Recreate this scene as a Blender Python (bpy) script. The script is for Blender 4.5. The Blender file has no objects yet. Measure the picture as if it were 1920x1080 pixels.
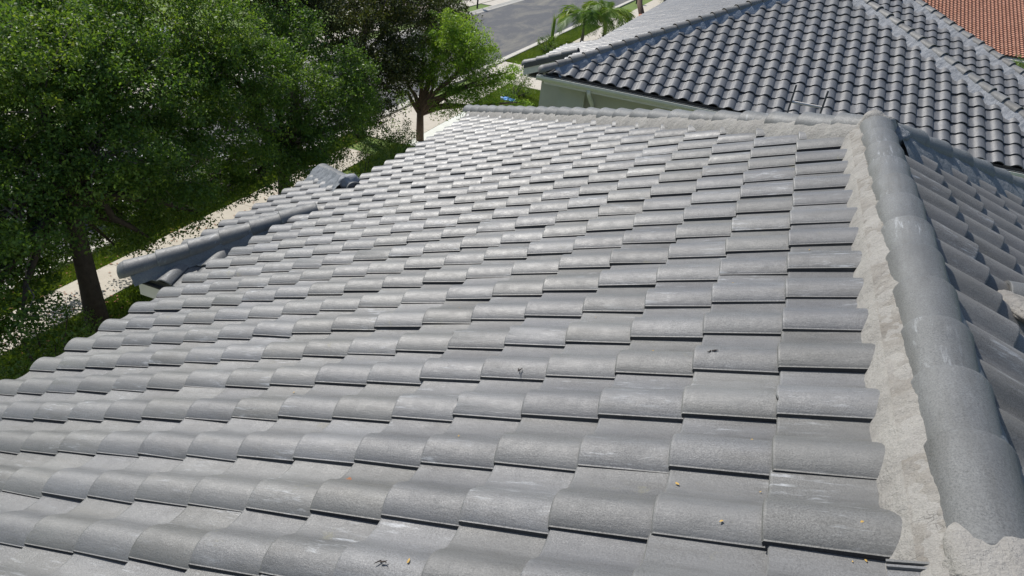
import bpy, bmesh, math, random
import numpy as np
from mathutils import Vector, Matrix, noise as mnoise

random.seed(7)
rng = np.random.default_rng(11)
R = math.radians
GZ = 7.8                     # height of the roof datum above the ground
sc = bpy.context.scene
C = sc.collection

# ------------------------------------------------------------------ camera
cam_d = bpy.data.cameras.new('camera'); cam = bpy.data.objects.new('camera', cam_d); C.objects.link(cam)
cam_d.sensor_width = 36.0; cam_d.lens = 1.3805 * 18.0
cam_d.clip_start = 0.05; cam_d.clip_end = 2000
RC = np.array([[0.92843992, 0.35477078, 0.11016811],
               [0.26835921, -0.43546648, -0.85927428],
               [-0.25687089, 0.82734917, -0.49951047]])
CP = np.array([-0.35898621, -1.641285, 1.59062973])
m = Matrix(((RC[0][0], -RC[1][0], -RC[2][0], CP[0]),
            (RC[0][1], -RC[1][1], -RC[2][1], CP[1]),
            (RC[0][2], -RC[1][2], -RC[2][2], CP[2] + GZ), (0, 0, 0, 1)))
cam.matrix_world = m
sc.camera = cam
# ------------------------------------------------------------------ light
SUN = Vector((-0.84, 0.43, 1.0)).normalized()
elev = math.asin(SUN.z); az = math.atan2(SUN.x, SUN.y)
w_ = bpy.data.worlds.new('World'); sc.world = w_; w_.use_nodes = True
nt = w_.node_tree
sky = nt.nodes.new('ShaderNodeTexSky'); sky.sky_type = 'NISHITA'; sky.sun_disc = False
sky.sun_elevation = elev; sky.sun_rotation = az
bg = nt.nodes['Background']; bg.inputs['Strength'].default_value = 0.11
nt.links.new(sky.outputs[0], bg.inputs['Color'])
sd = bpy.data.lights.new('sun', 'SUN'); sd.energy = 4.4; sd.angle = R(0.53); sd.color = (1, 0.96, 0.9)
so = bpy.data.objects.new('sun', sd); C.objects.link(so); so.location = (0, 0, 60)
so.rotation_euler = SUN.to_track_quat('Z', 'Y').to_euler()
sc.view_settings.view_transform = 'Standard'; sc.view_settings.look = 'None'
sc.view_settings.exposure = 0.22; sc.view_settings.gamma = 1.0
sc.view_settings.use_curve_mapping = False

# ------------------------------------------------------------------ helpers
TH = math.atan(5 / 12); CT, ST, TT = math.cos(TH), math.sin(TH), 5 / 12
EX = 0.343                   # exposed tile length
W = 0.31971                  # tile pitch across the slope

def tag(o, label=None, cat=None, group=None, kind=None):
    if label: o['label'] = label
    if cat: o['category'] = cat
    if group: o['group'] = group
    if kind: o['kind'] = kind
    return o

def empty(name, loc, **k):
    o = bpy.data.objects.new(name, None); C.objects.link(o)
    o.location = (loc[0], loc[1], loc[2]); o.empty_display_size = 0.2
    bpy.context.view_layer.update()
    return tag(o, **k)

def link(name, me, parent=None, mat=None, mw=None, **k):
    """link a mesh; mw is its wanted world matrix (4x4) or None for identity"""
    o = bpy.data.objects.new(name, me); C.objects.link(o)
    if mat is not None and len(me.materials) == 0: me.materials.append(mat)
    M = mw if mw is not None else Matrix.Identity(4)
    if parent is not None:
        o.parent = parent
        o.matrix_parent_inverse = PINV(parent)
    o.matrix_basis = M
    return tag(o, **k)

_pinv = {}
def PINV(p):
    if p.name not in _pinv:
        Mx = Matrix.Identity(4); q = p; chain = []
        while q is not None: chain.append(q); q = q.parent
        for q in reversed(chain):
            Mx = Mx @ (q.matrix_parent_inverse if q.parent else Matrix.Identity(4)) @ (q.matrix_basis)
        _pinv[p.name] = Mx.inverted()
    return _pinv[p.name]

def mesh_np(name, verts, faces, smooth=False, mat=None):
    """faces: list of index tuples or (n,4)/(n,3) array"""
    me = bpy.data.meshes.new(name)
    verts = np.asarray(verts, dtype=np.float32)
    if isinstance(faces, np.ndarray):
        n, k = faces.shape
        me.vertices.add(len(verts)); me.vertices.foreach_set('co', verts.ravel())
        me.loops.add(n * k); me.loops.foreach_set('vertex_index', faces.astype(np.int32).ravel())
        me.polygons.add(n); me.polygons.foreach_set('loop_start', (np.arange(n) * k).astype(np.int32))
        if smooth: me.polygons.foreach_set('use_smooth', np.ones(n, dtype=bool))
        me.update(calc_edges=True)
    else:
        me.from_pydata([tuple(v) for v in verts], [], faces)
        if smooth:
            for f in me.polygons: f.use_smooth = True
        me.update()
    if mat: me.materials.append(mat)
    return me

class MB:
    """collects simple solids into one mesh"""
    def __init__(s): s.v = []; s.f = []
    def add(s, v, f):
        n = len(s.v); s.v += [tuple(x) for x in v]; s.f += [tuple(i + n for i in q) for q in f]; return s
    def box(s, lo, hi):
        x0, y0, z0 = lo; x1, y1, z1 = hi
        return s.add([(x0,y0,z0),(x1,y0,z0),(x1,y1,z0),(x0,y1,z0),(x0,y0,z1),(x1,y0,z1),(x1,y1,z1),(x0,y1,z1)],
                     [(0,3,2,1),(4,5,6,7),(0,1,5,4),(1,2,6,5),(2,3,7,6),(3,0,4,7)])
    def prism(s, poly, off):
        """poly: 3d points, off: extrusion vector"""
        n = len(poly); o = Vector(off)
        v = [Vector(p) for p in poly] + [Vector(p) + o for p in poly]
        f = [tuple(range(n)), tuple(range(2 * n - 1, n - 1, -1))]
        f += [(i, i + n, (i + 1) % n + n, (i + 1) % n) for i in range(n)]
        return s.add(v, f)
    def tube(s, pts, rad, k=8):
        pts = [Vector(p) for p in pts]; base = len(s.v)
        for i, p in enumerate(pts):
            d = (pts[min(i + 1, len(pts) - 1)] - pts[max(i - 1, 0)]).normalized()
            a = d.orthogonal().normalized() if i == 0 else (pa - d * pa.dot(d)).normalized()
            pa = a; b = d.cross(a); r = rad[i] if hasattr(rad, '__len__') else rad
            for q in range(k):
                t = 2 * math.pi * q / k
                s.v.append(tuple(p + (a * math.cos(t) + b * math.sin(t)) * r))
        for i in range(len(pts) - 1):
            for q in range(k):
                s.f.append((base + i*k + q, base + i*k + (q+1) % k, base + (i+1)*k + (q+1) % k, base + (i+1)*k + q))
        s.f.append(tuple(base + q for q in reversed(range(k))))
        s.f.append(tuple(base + (len(pts)-1)*k + q for q in range(k)))
        return s
    def build(s, name, mat, parent=None, smooth=False, bevel=0, **k):
        me = mesh_np(name, s.v, s.f, smooth)
        if smooth == 'auto' or bevel:
            pass
        me.materials.append(mat)
        o = link(name, me, parent, **k)
        if bevel:
            b = o.modifiers.new('bevel', 'BEVEL'); b.width = bevel; b.segments = 2; b.limit_method = 'ANGLE'
        return o

# ------------------------------------------------------------------ materials
def new_mat(name):
    mt = bpy.data.materials.new(name); mt.use_nodes = True
    n = mt.node_tree.nodes; l = mt.node_tree.links
    return mt, n, l, n['Principled BSDF']

def N(n, typ, **k):
    x = n.new(typ)
    for a, b in k.items(): setattr(x, a, b)
    return x

def math_(n, l, op, a, b=None, clamp=False):
    x = n.new('ShaderNodeMath'); x.operation = op; x.use_clamp = clamp
    for i, q in enumerate((a, b)):
        if q is None: continue
        if isinstance(q, (int, float)): x.inputs[i].default_value = q
        else: l.new(q, x.inputs[i])
    return x.outputs[0]

def noise_(n, l, vec, scale, detail=4, rough=0.6, dist=0):
    x = n.new('ShaderNodeTexNoise'); x.inputs['Scale'].default_value = scale
    x.inputs['Detail'].default_value = detail; x.inputs['Roughness'].default_value = rough
    x.inputs['Distortion'].default_value = dist
    l.new(vec, x.inputs['Vector']); return x.outputs['Fac']

def ramp_(n, l, f, stops, interp='LINEAR'):
    x = n.new('ShaderNodeValToRGB'); e = x.color_ramp.elements; x.color_ramp.interpolation = interp
    e[0].position = stops[0][0]; e[0].color = (*stops[0][1], 1) if hasattr(stops[0][1], '__len__') else (stops[0][1],)*3 + (1,)
    e[1].position = stops[-1][0]; e[1].color = (*stops[-1][1], 1) if hasattr(stops[-1][1], '__len__') else (stops[-1][1],)*3 + (1,)
    for p, c in stops[1:-1]:
        q = e.new(p); q.color = (*c, 1) if hasattr(c, '__len__') else (c,)*3 + (1,)
    l.new(f, x.inputs[0]); return x.outputs[0]

def mix_(n, l, fac, a, b, mode='MIX'):
    x = n.new('ShaderNodeMix'); x.data_type = 'RGBA'; x.blend_type = mode
    for i, q in ((0, fac), (6, a), (7, b)):
        if isinstance(q, (int, float)): x.inputs[i].default_value = q
        elif isinstance(q, tuple): x.inputs[i].default_value = (*q, 1)
        else: l.new(q, x.inputs[i])
    return x.outputs[2]

def bump_(n, l, h, strength, dist, normal=None):
    x = n.new('ShaderNodeBump'); x.inputs['Strength'].default_value = strength
    x.inputs['Distance'].default_value = dist; l.new(h, x.inputs['Height'])
    if normal: l.new(normal, x.inputs['Normal'])
    return x.outputs[0]

def tile_material(name, c0, c1, along, rough=0.5, spec=0.5, streak=0.5, speck=True, vary=0.5, white=(0.42, 0.44, 0.46)):
    """painted concrete tile; along = 'x' or 'y', the slope direction the brush streaks follow"""
    mt, n, l, P = new_mat(name)
    geo = N(n, 'ShaderNodeNewGeometry'); oi = N(n, 'ShaderNodeObjectInfo')
    rnd = math_(n, l, 'FRACT', math_(n, l, 'ADD', oi.outputs['Random'], geo.outputs['Random Per Island']))
    rnd2 = math_(n, l, 'FRACT', math_(n, l, 'MULTIPLY', rnd, 17.3))
    pos = geo.outputs['Position']
    mp = N(n, 'ShaderNodeMapping'); l.new(pos, mp.inputs['Vector'])
    mp.inputs['Scale'].default_value = (1, 9, 3) if along == 'x' else (9, 1, 3)
    v = mp.outputs[0]
    # per-tile offset so that marks break at the joints
    cmb = N(n, 'ShaderNodeCombineXYZ'); l.new(math_(n, l, 'MULTIPLY', rnd, 40), cmb.inputs[0]); l.new(math_(n, l, 'MULTIPLY', rnd2, 40), cmb.inputs[1])
    va = N(n, 'ShaderNodeVectorMath', operation='ADD'); l.new(v, va.inputs[0]); l.new(cmb.outputs[0], va.inputs[1])
    vb = N(n, 'ShaderNodeVectorMath', operation='ADD'); l.new(pos, vb.inputs[0]); l.new(cmb.outputs[0], vb.inputs[1])
    base = mix_(n, l, rnd, c0, c1)
    bright = math_(n, l, 'ADD', math_(n, l, 'MULTIPLY', rnd2, 0.26 * vary), 1 - 0.13 * vary)
    big = noise_(n, l, vb.outputs[0], 2.2, 5, 0.6)
    br2 = math_(n, l, 'MULTIPLY', bright, ramp_(n, l, big, [(0.3, 0.86), (0.7, 1.12)]))
    st = noise_(n, l, va.outputs[0], 3.0, 6, 0.7)
    br3 = math_(n, l, 'MULTIPLY', br2, ramp_(n, l, st, [(0.3, 0.9), (0.7, 1.09)]))
    fine = noise_(n, l, pos, 170, 5, 0.85)
    patch = ramp_(n, l, noise_(n, l, vb.outputs[0], 3.5, 4, 0.6), [(0.35, 0.25), (0.65, 1.0)])
    grain = ramp_(n, l, fine, [(0.36, 0.50), (0.50, 1.0), (0.66, 1.42)])
    br4 = math_(n, l, 'MULTIPLY', br3, mix_(n, l, patch, (1, 1, 1), grain))
    col = mix_(n, l, 1.0, base, br4, 'MULTIPLY')
    # chalky scuffs
    s1 = noise_(n, l, va.outputs[0], 5.0, 7, 0.75)
    s2 = noise_(n, l, vb.outputs[0], 2.6, 3, 0.5)
    sc1 = math_(n, l, 'MULTIPLY', ramp_(n, l, s1, [(0.54, 0.0), (0.70, 1.0)]), ramp_(n, l, s2, [(0.50, 0.0), (0.66, 1.0)]))
    col = mix_(n, l, math_(n, l, 'MULTIPLY', sc1, streak), col, white)
    # rain streaks and faint lichen
    ws = noise_(n, l, va.outputs[0], 1.6, 5, 0.65)
    col = mix_(n, l, ramp_(n, l, ws, [(0.52, 0.0), (0.72, 0.55)]), col, mix_(n, l, 1.0, col, (0.62, 0.60, 0.55), 'MULTIPLY'))
    li = math_(n, l, 'MULTIPLY', ramp_(n, l, noise_(n, l, pos, 7, 6, 0.75), [(0.62, 0.0), (0.70, 1.0)]), ramp_(n, l, noise_(n, l, pos, .9, 2, 0.5), [(0.5, 0.0), (0.62, 0.5)]))
    col = mix_(n, l, li, col, (0.20, 0.19, 0.11))
    # dark dots
    if speck:
        vo = N(n, 'ShaderNodeTexVoronoi'); vo.inputs['Scale'].default_value = 30; l.new(pos, vo.inputs['Vector'])
        g = noise_(n, l, pos, 5, 2)
        dd = math_(n, l, 'MULTIPLY', ramp_(n, l, vo.outputs['Distance'], [(0.05, 1.0), (0.09, 0.0)]), ramp_(n, l, g, [(0.56, 0.0), (0.62, 1.0)]))
        col = mix_(n, l, math_(n, l, 'MULTIPLY', dd, 0.55), col, (0.04, 0.04, 0.04))
    l.new(col, P.inputs['Base Color'])
    rg = math_(n, l, 'ADD', ramp_(n, l, noise_(n, l, pos, 14, 5, 0.7), [(0.3, rough - 0.12), (0.7, rough + 0.06)]), ramp_(n, l, fine, [(0.4, 0.16), (0.62, -0.0)]))
    l.new(rg, P.inputs['Roughness'])
    P.inputs['Specular IOR Level'].default_value = spec
    b1 = bump_(n, l, fine, 0.9, 0.0018)
    b2 = bump_(n, l, noise_(n, l, vb.outputs[0], 16, 4, 0.6), 0.6, 0.003, b1)
    b3 = bump_(n, l, noise_(n, l, va.outputs[0], 14, 3, 0.6), 0.35, 0.002, b2)
    l.new(b3, P.inputs['Normal'])
    return mt

M_TILE = tile_material('tile_grey_painted', (0.127, 0.127, 0.121), (0.125, 0.127, 0.131), 'x', 0.43, 0.65, 0.85, vary=1.2)
M_TILEB = tile_material('tile_grey_painted_side', (0.158, 0.156, 0.150), (0.165, 0.163, 0.160), 'x', 0.68, 0.3, 0.9)  # same tile, lightened and warmed to offset the side slope's blue skylight
M_CAP = tile_material('ridge_grey_painted', (0.128, 0.131, 0.129), (0.134, 0.138, 0.138), 'y', 0.50, 0.45, 0.75, speck=False)
M_TILE_EDGE = tile_material('tile_edge_dark', (0.045, 0.045, 0.048), (0.085, 0.083, 0.080), 'x', 0.8, 0.2, 0.2, speck=False)  # darker tone for the tiles' nose and lip faces
M_NTILE = tile_material('neighbour_tile_grey', (0.112, 0.114, 0.118), (0.140, 0.140, 0.138), 'y', 0.38, 0.7, 0.35, speck=False, vary=0.35)
M_NCAP = tile_material('neighbour_cap_grey', (0.17, 0.165, 0.155), (0.175, 0.175, 0.17), 'y', 0.5, 0.45, 0.2, speck=False)

def mortar_material(name, c0, c1, stain, smear=0.0):
    mt, n, l, P = new_mat(name); geo = N(n, 'ShaderNodeNewGeometry'); pos = geo.outputs['Position']
    a = noise_(n, l, pos, 5, 6, 0.65); b = noise_(n, l, pos, 22, 5, 0.7)
    col = ramp_(n, l, a, [(0.3, c0), (0.7, c1)])
    col = mix_(n, l, ramp_(n, l, b, [(0.62, 0.0), (0.75, 0.6)]), col, stain)
    l.new(col, P.inputs['Base Color']); P.inputs['Roughness'].default_value = 0.85
    b1 = bump_(n, l, noise_(n, l, pos, 120, 4, 0.75), 0.8, 0.003)
    vr = N(n, 'ShaderNodeTexVoronoi', feature='DISTANCE_TO_EDGE'); vr.inputs['Scale'].default_value = 5.5
    wp = N(n, 'ShaderNodeVectorMath', operation='ADD'); nz_ = N(n, 'ShaderNodeTexNoise'); nz_.inputs['Scale'].default_value = 7; l.new(pos, nz_.inputs['Vector'])
    l.new(pos, wp.inputs[0]); l.new(nz_.outputs['Color'], wp.inputs[1]); l.new(wp.outputs[0], vr.inputs['Vector'])
    crack = ramp_(n, l, vr.outputs['Distance'], [(0.004, 1.0), (0.012, 0.0)])
    gate = ramp_(n, l, noise_(n, l, pos, 2.3, 2), [(0.52, 0.0), (0.6, 0.7)])
    col = mix_(n, l, math_(n, l, 'MULTIPLY', crack, gate), col, (0.05, 0.045, 0.04))
    col = mix_(n, l, 1.0, col, ramp_(n, l, noise_(n, l, pos, 160, 3, 0.8), [(0.35, 0.86), (0.65, 1.12)]), 'MULTIPLY')
    l.new(col, P.inputs['Base Color'])
    mpx = N(n, 'ShaderNodeMapping'); l.new(pos, mpx.inputs['Vector']); mpx.inputs['Scale'].default_value = (1, .3, 1)
    b2 = bump_(n, l, noise_(n, l, pos, 18, 5, 0.7), 0.9, 0.02, b1)
    l.new(bump_(n, l, noise_(n, l, mpx.outputs[0], 40, 3, 0.6), 0.5, 0.008, b2), P.inputs['Normal'])
    return mt
M_MORTAR = mortar_material('mortar_grey', (0.215, 0.205, 0.19), (0.285, 0.275, 0.255), (0.15, 0.135, 0.115))
M_SMEAR = mortar_material('mortar_rough_joint', (0.16, 0.145, 0.125), (0.27, 0.26, 0.24), (0.10, 0.085, 0.07))
M_MORTARP = mortar_material('mortar_painted', (0.19, 0.20, 0.215), (0.33, 0.34, 0.355), (0.16, 0.165, 0.165))
M_MORTARSH = mortar_material('mortar_painted_hip_shade', (0.13, 0.16, 0.20), (0.20, 0.235, 0.285), (0.38, 0.40, 0.43))  # same mortar as the right hip, with the left hip's shade in its colour
M_MORTARG = mortar_material('mortar_painted_shade', (0.13, 0.145, 0.16), (0.18, 0.195, 0.21), (0.34, 0.34, 0.33))  # painted mortar, darkened for the self-shade of hip sides facing off the sun

def simple(name, col, rough=0.6, metallic=0.0, var=0.12, scale=8, bump=0.0, spec=0.5, trans=0.0):
    mt, n, l, P = new_mat(name); geo = N(n, 'ShaderNodeNewGeometry'); pos = geo.outputs['Position']
    f = ramp_(n, l, noise_(n, l, pos, scale, 5, 0.65), [(0.25, tuple(c * (1 - var) for c in col)), (0.75, tuple(min(1, c * (1 + var)) for c in col))])
    l.new(f, P.inputs['Base Color']); P.inputs['Roughness'].default_value = rough; P.inputs['Metallic'].default_value = metallic
    P.inputs['Specular IOR Level'].default_value = spec
    if trans: P.inputs['Transmission Weight'].default_value = trans
    if bump: l.new(bump_(n, l, noise_(n, l, pos, scale * 6, 4, 0.7), bump, 0.01), P.inputs['Normal'])
    return mt
M_RAKE_SHADE = simple('rake_cap_shade', (0.07, 0.072, 0.075), 0.5)  # dark colour standing in for the shaded side of the rake caps
M_FASCIA = simple('fascia_paint', (0.55, 0.53, 0.49), 0.5, var=0.06)
M_WALL = simple('stucco_sage', (0.42, 0.43, 0.36), 0.9, var=0.06, scale=3, bump=0.4)
M_WALL2 = simple('stucco_cream', (0.55, 0.52, 0.44), 0.9, var=0.06, scale=3, bump=0.4)
M_GUTTER = simple('gutter_aluminium', (0.60, 0.60, 0.54), 0.4, var=0.08)
M_DARK = simple('black_rubber', (0.015, 0.015, 0.016), 0.7)
M_UNDER = simple('underlay_black', (0.02, 0.02, 0.022), 0.9)
M_ALU = simple('ladder_rail_dark', (0.16, 0.16, 0.16), 0.45, 0.3)
M_ALU2 = simple('ladder_rung_metal', (0.62, 0.58, 0.52), 0.45, 0.2)
M_BARK = simple('bark_brown', (0.13, 0.085, 0.06), 0.9, var=0.35, scale=9, bump=1.0)
M_BARKD = simple('bark_dark', (0.045, 0.036, 0.03), 0.9, var=0.4, scale=9, bump=1.0)
M_BARKG = simple('bark_grey', (0.16, 0.14, 0.12), 0.9, var=0.3, scale=9, bump=1.0)
M_ORANGE = tile_material('terracotta_tile', (0.56, 0.27, 0.18), (0.62, 0.32, 0.22), 'y', 0.8, 0.2, 0.1, speck=False, vary=0.5, white=(0.35, 0.3, 0.27))
M_TERRA = simple('terracotta_pot', (0.45, 0.2, 0.12), 0.8)
M_WHITECAR = simple('car_paint_white', (0.75, 0.75, 0.74), 0.2, var=0.02, spec=0.6)
M_SILVER = simple('car_paint_silver', (0.42, 0.43, 0.44), 0.25, 0.5, var=0.02)
M_GLASS = simple('car_glass', (0.02, 0.025, 0.03), 0.08, var=0.05, spec=0.8)
M_RIM = simple('alloy_rim', (0.45, 0.45, 0.46), 0.3, 0.8)
M_LAMP = simple('lamp_lens', (0.6, 0.1, 0.08), 0.2)
M_BLUE = simple('blue_plastic', (0.08, 0.3, 0.75), 0.4)
M_PETAL = simple('petal_yellow', (0.42, 0.27, 0.07), 0.8, var=.35, scale=60)
M_DRY = simple('dry_leaf_brown', (0.25, 0.10, 0.04), 0.8)
M_TWIG = simple('twig_dark', (0.04, 0.03, 0.025), 0.9)

def leaf_material(name, stops, trans=0.35, rough=0.5, spec=0.35):
    mt = bpy.data.materials.new(name); mt.use_nodes = True
    n = mt.node_tree.nodes; l = mt.node_tree.links; P = n['Principled BSDF']
    geo = N(n, 'ShaderNodeNewGeometry')
    at = N(n, 'ShaderNodeAttribute', attribute_name='tint')
    f = math_(n, l, 'ADD', math_(n, l, 'MULTIPLY', at.outputs['Fac'], 0.75), math_(n, l, 'MULTIPLY', geo.outputs['Random Per Island'], 0.25))
    col = ramp_(n, l, f, stops)
    l.new(col, P.inputs['Base Color']); P.inputs['Roughness'].default_value = rough
    P.inputs['Specular IOR Level'].default_value = spec
    tr = N(n, 'ShaderNodeBsdfTranslucent'); l.new(mix_(n, l, 1.0, col, (1.35, 1.35, 0.6), 'MULTIPLY'), tr.inputs['Color'])
    ms = N(n, 'ShaderNodeMixShader'); ms.inputs[0].default_value = trans
    l.new(P.outputs[0], ms.inputs[1]); l.new(tr.outputs[0], ms.inputs[2]); l.new(ms.outputs[0], n['Material Output'].inputs[0])
    return mt
M_OAK = leaf_material('oak_leaf', [(0.0, (0.030, 0.070, 0.022)), (0.45, (0.075, 0.145, 0.030)), (0.8, (0.17, 0.25, 0.04)), (1.0, (0.33, 0.38, 0.06))], 0.42)
M_DKL = leaf_material('dark_olive_leaf', [(0.0, (0.022, 0.030, 0.010)), (0.5, (0.042, 0.060, 0.015)), (0.85, (0.085, 0.085, 0.022)), (1.0, (0.16, 0.19, 0.03))], 0.32)
M_BRT = leaf_material('bright_leaf', [(0.0, (0.08, 0.16, 0.022)), (0.5, (0.17, 0.29, 0.04)), (1.0, (0.36, 0.46, 0.08))], 0.4)
M_SHRUB = leaf_material('shrub_leaf', [(0.0, (0.04, 0.085, 0.015)), (0.5, (0.08, 0.15, 0.025)), (1.0, (0.20, 0.25, 0.04))], 0.3)
M_PALM = leaf_material('palm_leaf', [(0.0, (0.07, 0.14, 0.03)), (0.5, (0.14, 0.23, 0.04)), (1.0, (0.28, 0.34, 0.06))], 0.35)
M_BLADE = leaf_material('grass_blade', [(0.0, (0.07, 0.12, 0.018)), (0.5, (0.13, 0.20, 0.028)), (1.0, (0.24, 0.28, 0.055))], 0.3, 0.6)

def ground_mat(name, stops, scale, rough=0.9, bump=0.3, extra=None, bscale=None):
    mt, n, l, P = new_mat(name); geo = N(n, 'ShaderNodeNewGeometry'); pos = geo.outputs['Position']
    a = noise_(n, l, pos, scale, 8, 0.72)
    col = ramp_(n, l, a, stops)
    if extra:
        for (sc_, lo, hi, c, amt, stretch) in extra:
            mp = N(n, 'ShaderNodeMapping'); l.new(pos, mp.inputs['Vector']); mp.inputs['Scale'].default_value = stretch
            f = ramp_(n, l, noise_(n, l, mp.outputs[0], sc_, 6, 0.65, 0.6), [(lo, 0.0), (hi, amt)])
            col = mix_(n, l, f, col, c)
    l.new(col, P.inputs['Base Color']); P.inputs['Roughness'].default_value = rough
    l.new(bump_(n, l, noise_(n, l, pos, bscale or scale * 8, 4, 0.7), bump, 0.02), P.inputs['Normal'])
    return mt
M_GRASS = ground_mat('lawn', [(0.3, (0.07, 0.12, 0.02)), (0.5, (0.11, 0.175, 0.028)), (0.7, (0.16, 0.21, 0.04))], 1.6, 0.95, 0.9,
                     [(0.6, 0.5, 0.75, (0.15, 0.16, 0.05), 0.5, (1, 1, 1))], 40)
M_ASPHALT = ground_mat('asphalt', [(0.3, (0.062, 0.064, 0.070)), (0.7, (0.088, 0.090, 0.096))], 6, 0.85, 0.4,
                       [(0.5, 0.47, 0.68, (0.21, 0.195, 0.155), 0.75, (1.0, 0.35, 1)), (1.4, 0.62, 0.8, (0.05, 0.05, 0.055), 0.5, (2, 0.5, 1))], 90)
M_CONC = ground_mat('concrete_beige', [(0.3, (0.42, 0.38, 0.32)), (0.7, (0.52, 0.48, 0.41))], 2.5, 0.9, 0.2,
                    [(1.2, 0.6, 0.8, (0.35, 0.29, 0.22), 0.45, (1, 1, 1))], 60)
M_CONCW = ground_mat('concrete_new', [(0.3, (0.60, 0.61, 0.56)), (0.7, (0.68, 0.69, 0.64))], 2.0, 0.9, 0.15, None, 60)
M_KERB = ground_mat('kerb_concrete', [(0.3, (0.36, 0.34, 0.30)), (0.7, (0.50, 0.48, 0.43))], 4, 0.9, 0.2,
                    [(2, 0.55, 0.75, (0.22, 0.19, 0.16), 0.5, (1, 1, 1))], 60)
M_PAVER = simple('paver_salmon', (0.42, 0.33, 0.28), 0.9, var=0.2, scale=3)

# ------------------------------------------------------------------ tiles
THK = 0.023; TILT = (THK + 0.006) / EX; TLEN = 0.42
def profile(nseg=17):
    """height of the tile's top over the nose plane, from the lip (y=0) to the pan's far edge"""
    ys, hs = [], []
    cyl = 0.205; H = 0.054
    for i in range(nseg):
        t = i / (nseg - 1)
        y = t * (W + 0.012)
        if y < cyl:
            a = y / cyl
            h = 0.026 + (H - 0.026) * math.sin(min(1, a / 0.52) * math.pi / 2) ** 0.8 if a < 0.52 else 0
            if a >= 0.52:
                b = (a - 0.52) / 0.48
                h = H * (0.5 + 0.5 * math.cos(b * math.pi * 0.88)) * 1.0
        else:
            b = (y - cyl) / (W + 0.012 - cyl)
            h0 = H * (0.5 + 0.5 * math.cos(math.pi * 0.88))
            h = h0 * (1 - b) ** 1.5 - 0.002 + 0.006 * b * b
        ys.append(y); hs.append(h)
    # denser points near the lip
    return ys, hs

def tile_verts(nseg=17, length=TLEN, chip=0, thk=THK, H=0.056, cyl=0.200):
    """nose at x=0, x upslope, y away from the lip, z normal. returns verts, quads, sharp info"""
    # non-uniform sampling: more at the lip
    ts = [0, .012, .03, .06, .10, .16, .22, .29, .36, .43, .50, .56, .62, .70, .80, .90, 1.0] if nseg == 17 else [0, .03, .10, .20, .32, .44, .56, .70, 1.0]
    wid = W + 0.012
    v = []; 
    def hh(y):
        a = y / cyl
        if a < 0.5: return 0.014 + (H - 0.014) * math.sin(a / 0.5 * math.pi / 2) ** 0.8
        if a < 1.0: return 0.004 + (H - 0.004) * (1 - ((a - 0.5) / 0.5) ** 2.1) ** 1.15
        b = (y - cyl) / (wid - cyl)
        return 0.004 - 0.007 * math.sin(b * math.pi) + 0.0 * b
    P_ = [(t * wid, hh(t * wid)) for t in ts]
    n = len(P_)
    rows = []
    def row(x, dz, inset=0.0):
        r = []
        for y, h in P_:
            r.append((x, y, h + dz)); 
        return r
    bx = 0.006
    r0 = row(0.0, -thk)            # nose bottom
    r1 = row(0.0, -0.007)          # nose top front
    r2 = row(bx, -0.0005)          # rounded edge
    r3 = row(bx + 0.008, -(bx + 0.008) * TILT)
    r3b = row(length - 0.012, -(length - 0.012) * TILT)
    r4 = row(length, -length * TILT)
    ru = row(length, -length * TILT - thk)
    if chip:
        rr = random.Random(chip)
        k0 = rr.randrange(2, n - 6)
        amt0 = rr.uniform(.006, .02)
        for r_, amt in ((r0, amt0), (r1, amt0 * .9), (r2, amt0 * .8)):
            for k in range(k0, k0 + 1 + (chip % 2)):
                x, y, z = r_[k]; r_[k] = (x + amt, y, z - amt * 0.2)
    allr = [r0, r1, r2, r3, r3b, r4, ru]
    for r_ in allr: v += r_
    f = []
    for a in range(6):
        for i in range(n - 1):
            p = a * n + i
            f.append((p, p + 1, p + n + 1, p + n))
    f = [tuple(reversed(q)) for q in f]
    # lip side: from top edge down to the pan below
    b0 = len(v)
    lipz = 0.020
    v += [(0.0, 0.0, P_[0][1] - 0.007 - lipz + 0.004), (bx, -0.0, P_[0][1] - lipz), (length, 0.0, P_[0][1] - length * TILT - lipz)]
    f.append((1 * n, 0 * n, b0, b0)) if False else None
    f.append((b0, 1 * n, 2 * n, b0 + 1)); f.append((b0 + 1, 2 * n, 3 * n, 4 * n, 5 * n, b0 + 2))
    f = [q for q in f if q]
    return v, f, n

def tile_mesh(name, nseg=17, chip=0, mat=None, length=TLEN, H=0.056, cyl=0.200):
    v, f, n = tile_verts(nseg, length, chip, THK, H, cyl)
    me = bpy.data.meshes.new(name); me.from_pydata(v, [], f)
    for i, p in enumerate(me.polygons):
        band = i // (n - 1)
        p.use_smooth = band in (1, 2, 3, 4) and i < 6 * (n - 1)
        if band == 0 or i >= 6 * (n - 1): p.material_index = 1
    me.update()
    if mat: me.materials.append(mat); me.materials.append(M_TILE_EDGE)
    return me

def frame(U, Nn):
    U = Vector(U).normalized(); Nn = Vector(Nn).normalized(); Ly = -(U.cross(Nn))
    return Matrix(((U.x, Ly.x, Nn.x, 0), (U.y, Ly.y, Nn.y, 0), (U.z, Ly.z, Nn.z, 0), (0, 0, 0, 1)))

def cut_mesh(me, planes, name):
    """planes: list of (point, normal) in mesh space; keeps the side opposite to the normal"""
    bm = bmesh.new(); bm.from_mesh(me)
    for co, no in planes:
        g = bm.verts[:] + bm.edges[:] + bm.faces[:]
        bmesh.ops.bisect_plane(bm, geom=g, dist=1e-5, plane_co=co, plane_no=no, clear_outer=True, clear_inner=False)
    if len(bm.faces) < 0.35 * len(me.polygons): bm.free(); return None
    m2 = bpy.data.meshes.new(name); bm.to_mesh(m2); bm.free()
    for mt in me.materials: m2.materials.append(mt)
    return m2

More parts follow.
